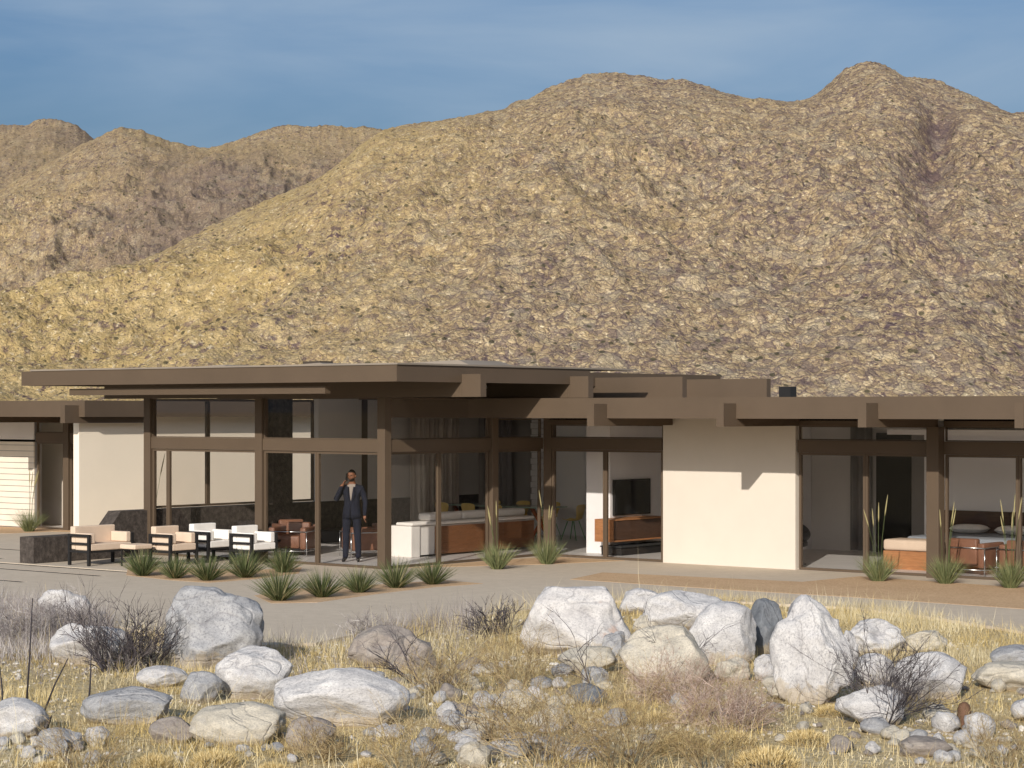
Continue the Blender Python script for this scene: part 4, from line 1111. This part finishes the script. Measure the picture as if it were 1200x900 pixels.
# ---------------------------------------------------------------- grass (stuff)
def inside_terrace(x,y):
    # rough test in picture space of the edge list used for the slab
    q=x-CX; w=y-CY; d=q*FX+w*FY; px=600+F*(q*RX+w*RY)/d; py=HOR+F*CZ/d
    e=np.array([(-400,690),(-60,702),(60,708),(150,732),(300,752),(370,749),(440,734),(520,724),(600,712),(700,700),(850,700),(1000,708),(1100,720),(1250,744),(1500,790)],float)
    return py<np.interp(px,e[:,0],e[:,1])
def scatter(n,x0,x1,y0,y1,dens=None,seed=0,clump=0,ck=1.0):
    r=np.random.default_rng(seed)
    px=r.uniform(x0,x1,n); 
    # uniform in ground area: depth sampled with weight d
    d0=F*2.985/(y1-HOR); d1=F*2.985/(y0-HOR); d=np.sqrt(r.uniform(d0*d0,d1*d1,n))
    x=(px-600)/F*d; X=CX+RX*x+FX*d; Y=CY+RY*x+FY*d
    if clump:
        m=fbm(X*ck,Y*ck,3,seed+9); k=r.uniform(0,1,n)<np.clip((m-clump)*6,0,1); X=X[k];Y=Y[k];px=px[k];d=d[k]
    k=~inside_terrace(X,Y); X=X[k];Y=Y[k];px=px[k];d=d[k]
    py=HOR+F*2.985/d
    if dens is not None:
        k=r.uniform(0,1,len(X))<dens(px,py); X=X[k];Y=Y[k];px=px[k];py=py[k]
    for bx,by,w,dd in BO:   # no blades inside boulders
        q=X-bx; p=Y-by; a=(q*RX+p*RY)/(w*.88); b=(q*FX+p*FY)/(dd*.88); k=a*a+b*b>1; X=X[k];Y=Y[k];px=px[k];py=py[k]
    return X,Y,px,py
pebbles()
def grass(name,label,cat,mat,n,area,L,w,lean,seed,dens=None,clump=0,ck=1.0,tones=(0,1),seg=2):
    X,Y,px,py=scatter(n,*area,dens,seed,clump,ck); N=len(X); r=np.random.default_rng(seed+1)
    hmod=.55+.9*fbm(X*1.3,Y*1.3,3,seed+4)
    me=blades_mesh(name,np.stack([X,Y,gz(X,Y)-.01],-1),L*hmod*r.lognormal(0,.35,N),np.abs(r.normal(0,lean,N)),r.uniform(0,6.283,N),w*r.uniform(.6,1.4,N),r.normal(.25,.4,N),
        np.clip(tones[0]+(tones[1]-tones[0])*(.5*r.uniform(0,1,N)+.5*np.clip((fbm(X*.9,Y*.9,3,seed+6)-.5)*2.2+.5,0,1)),0,1),mat,seg)
    tag(link(bpy.data.objects.new(name,me)),label,cat,kind='stuff')
def dl(px,py): # golden: denser at left and centre
    rock=((px>470)&(px<640)&(py>800))|((px>1000)&(py>835))|((px<110)&(py>862))
    left=np.where(px<340,1.,.55)
    return left*np.where(rock,.25,1)
grass('golden_grass','golden dry desert grass growing between the boulders','grass',M['gold'],150000,(-60,1260,700,935),.13,.0055,.60,101,dl,.44,1.5)
grass('pale_grass','pale straw coloured tall grass along the concrete edge','grass',M['pale'],110000,(-60,1260,700,935),.20,.005,.45,202,lambda px,py:np.where((px>980)&(py<790),1.,np.where(py<770,.6,.25)),.44,1.0)
grass('ground_litter','short dry litter and stubble covering the sandy soil','ground cover',M['litter'],150000,(-60,1260,700,935),.045,.010,1.1,303,None,0)
grass('grey_grass','grey dead grass at the left below the steps','grass',M['greybrush'],60000,(-60,560,700,800),.26,.006,.45,404,lambda px,py:np.where((px<130)&(py<775),1.,np.where((px>380)&(py<745),.35,.06)),0)

# ---------------------------------------------------------------- camera, sun, sky
cam=bpy.data.cameras.new('camera'); co=bpy.data.objects.new('camera',cam); link(co)
co.location=(CX,CY,CZ); co.rotation_euler=(math.pi/2,0,math.atan2(FY,FX)-math.pi/2)
cam.sensor_fit='HORIZONTAL'; cam.sensor_width=36; cam.lens=F/1200*36; cam.shift_y=(HOR-450)/1200; cam.clip_start=.1; cam.clip_end=12000
scene.camera=co
S_DIR=Vector((.44,-1,.459)).normalized()   # towards the sun
sun=bpy.data.lights.new('sun','SUN'); sun.energy=4.2; sun.angle=R_(.5); sun.color=(1,.94,.85)
so=bpy.data.objects.new('sun',sun); link(so); so.rotation_euler=S_DIR.to_track_quat('Z','Y').to_euler()
w=bpy.data.worlds.new('World'); scene.world=w; w.use_nodes=True; nt=w.node_tree
bg=nt.nodes['Background']; sky=nt.nodes.new('ShaderNodeTexSky'); sky.sky_type='NISHITA'; sky.sun_disc=False
sky.sun_elevation=math.asin(S_DIR.z); sky.sun_rotation=math.atan2(S_DIR.x,S_DIR.y)
sky.altitude=0; sky.air_density=1.0; sky.dust_density=4.0; sky.ozone_density=6.0
bg.inputs['Strength'].default_value=.10
tc=nt.nodes.new('ShaderNodeTexCoord'); mp=nt.nodes.new('ShaderNodeMapping'); mp.inputs['Scale'].default_value=(2.0,2.0,9.0)
nz=nt.nodes.new('ShaderNodeTexNoise'); nz.inputs['Scale'].default_value=1.6; nz.inputs['Detail'].default_value=6; nz.inputs['Distortion'].default_value=.6
nt.links.new(tc.outputs['Generated'],mp.inputs['Vector']); nt.links.new(mp.outputs[0],nz.inputs['Vector'])
rp=nt.nodes.new('ShaderNodeValToRGB'); rp.color_ramp.elements[0].position=.36; rp.color_ramp.elements[1].position=.72; rp.color_ramp.elements[1].color=(.85,.85,.85,1)
nt.links.new(nz.outputs['Fac'],rp.inputs[0])
mx=nt.nodes.new('ShaderNodeMix'); mx.data_type='RGBA'; mx.inputs[7].default_value=(3.4,4.4,5.6,1)
nt.links.new(rp.outputs[0],mx.inputs[0]); nt.links.new(sky.outputs[0],mx.inputs[6]); nt.links.new(mx.outputs[2],bg.inputs[0])
scene.render.engine='CYCLES'
scene.cycles.max_bounces=12; scene.cycles.diffuse_bounces=7; scene.cycles.transparent_max_bounces=16
vs=scene.view_settings; vs.view_transform='Standard'; vs.look='None'; vs.exposure=.08; vs.gamma=1; vs.use_curve_mapping=False
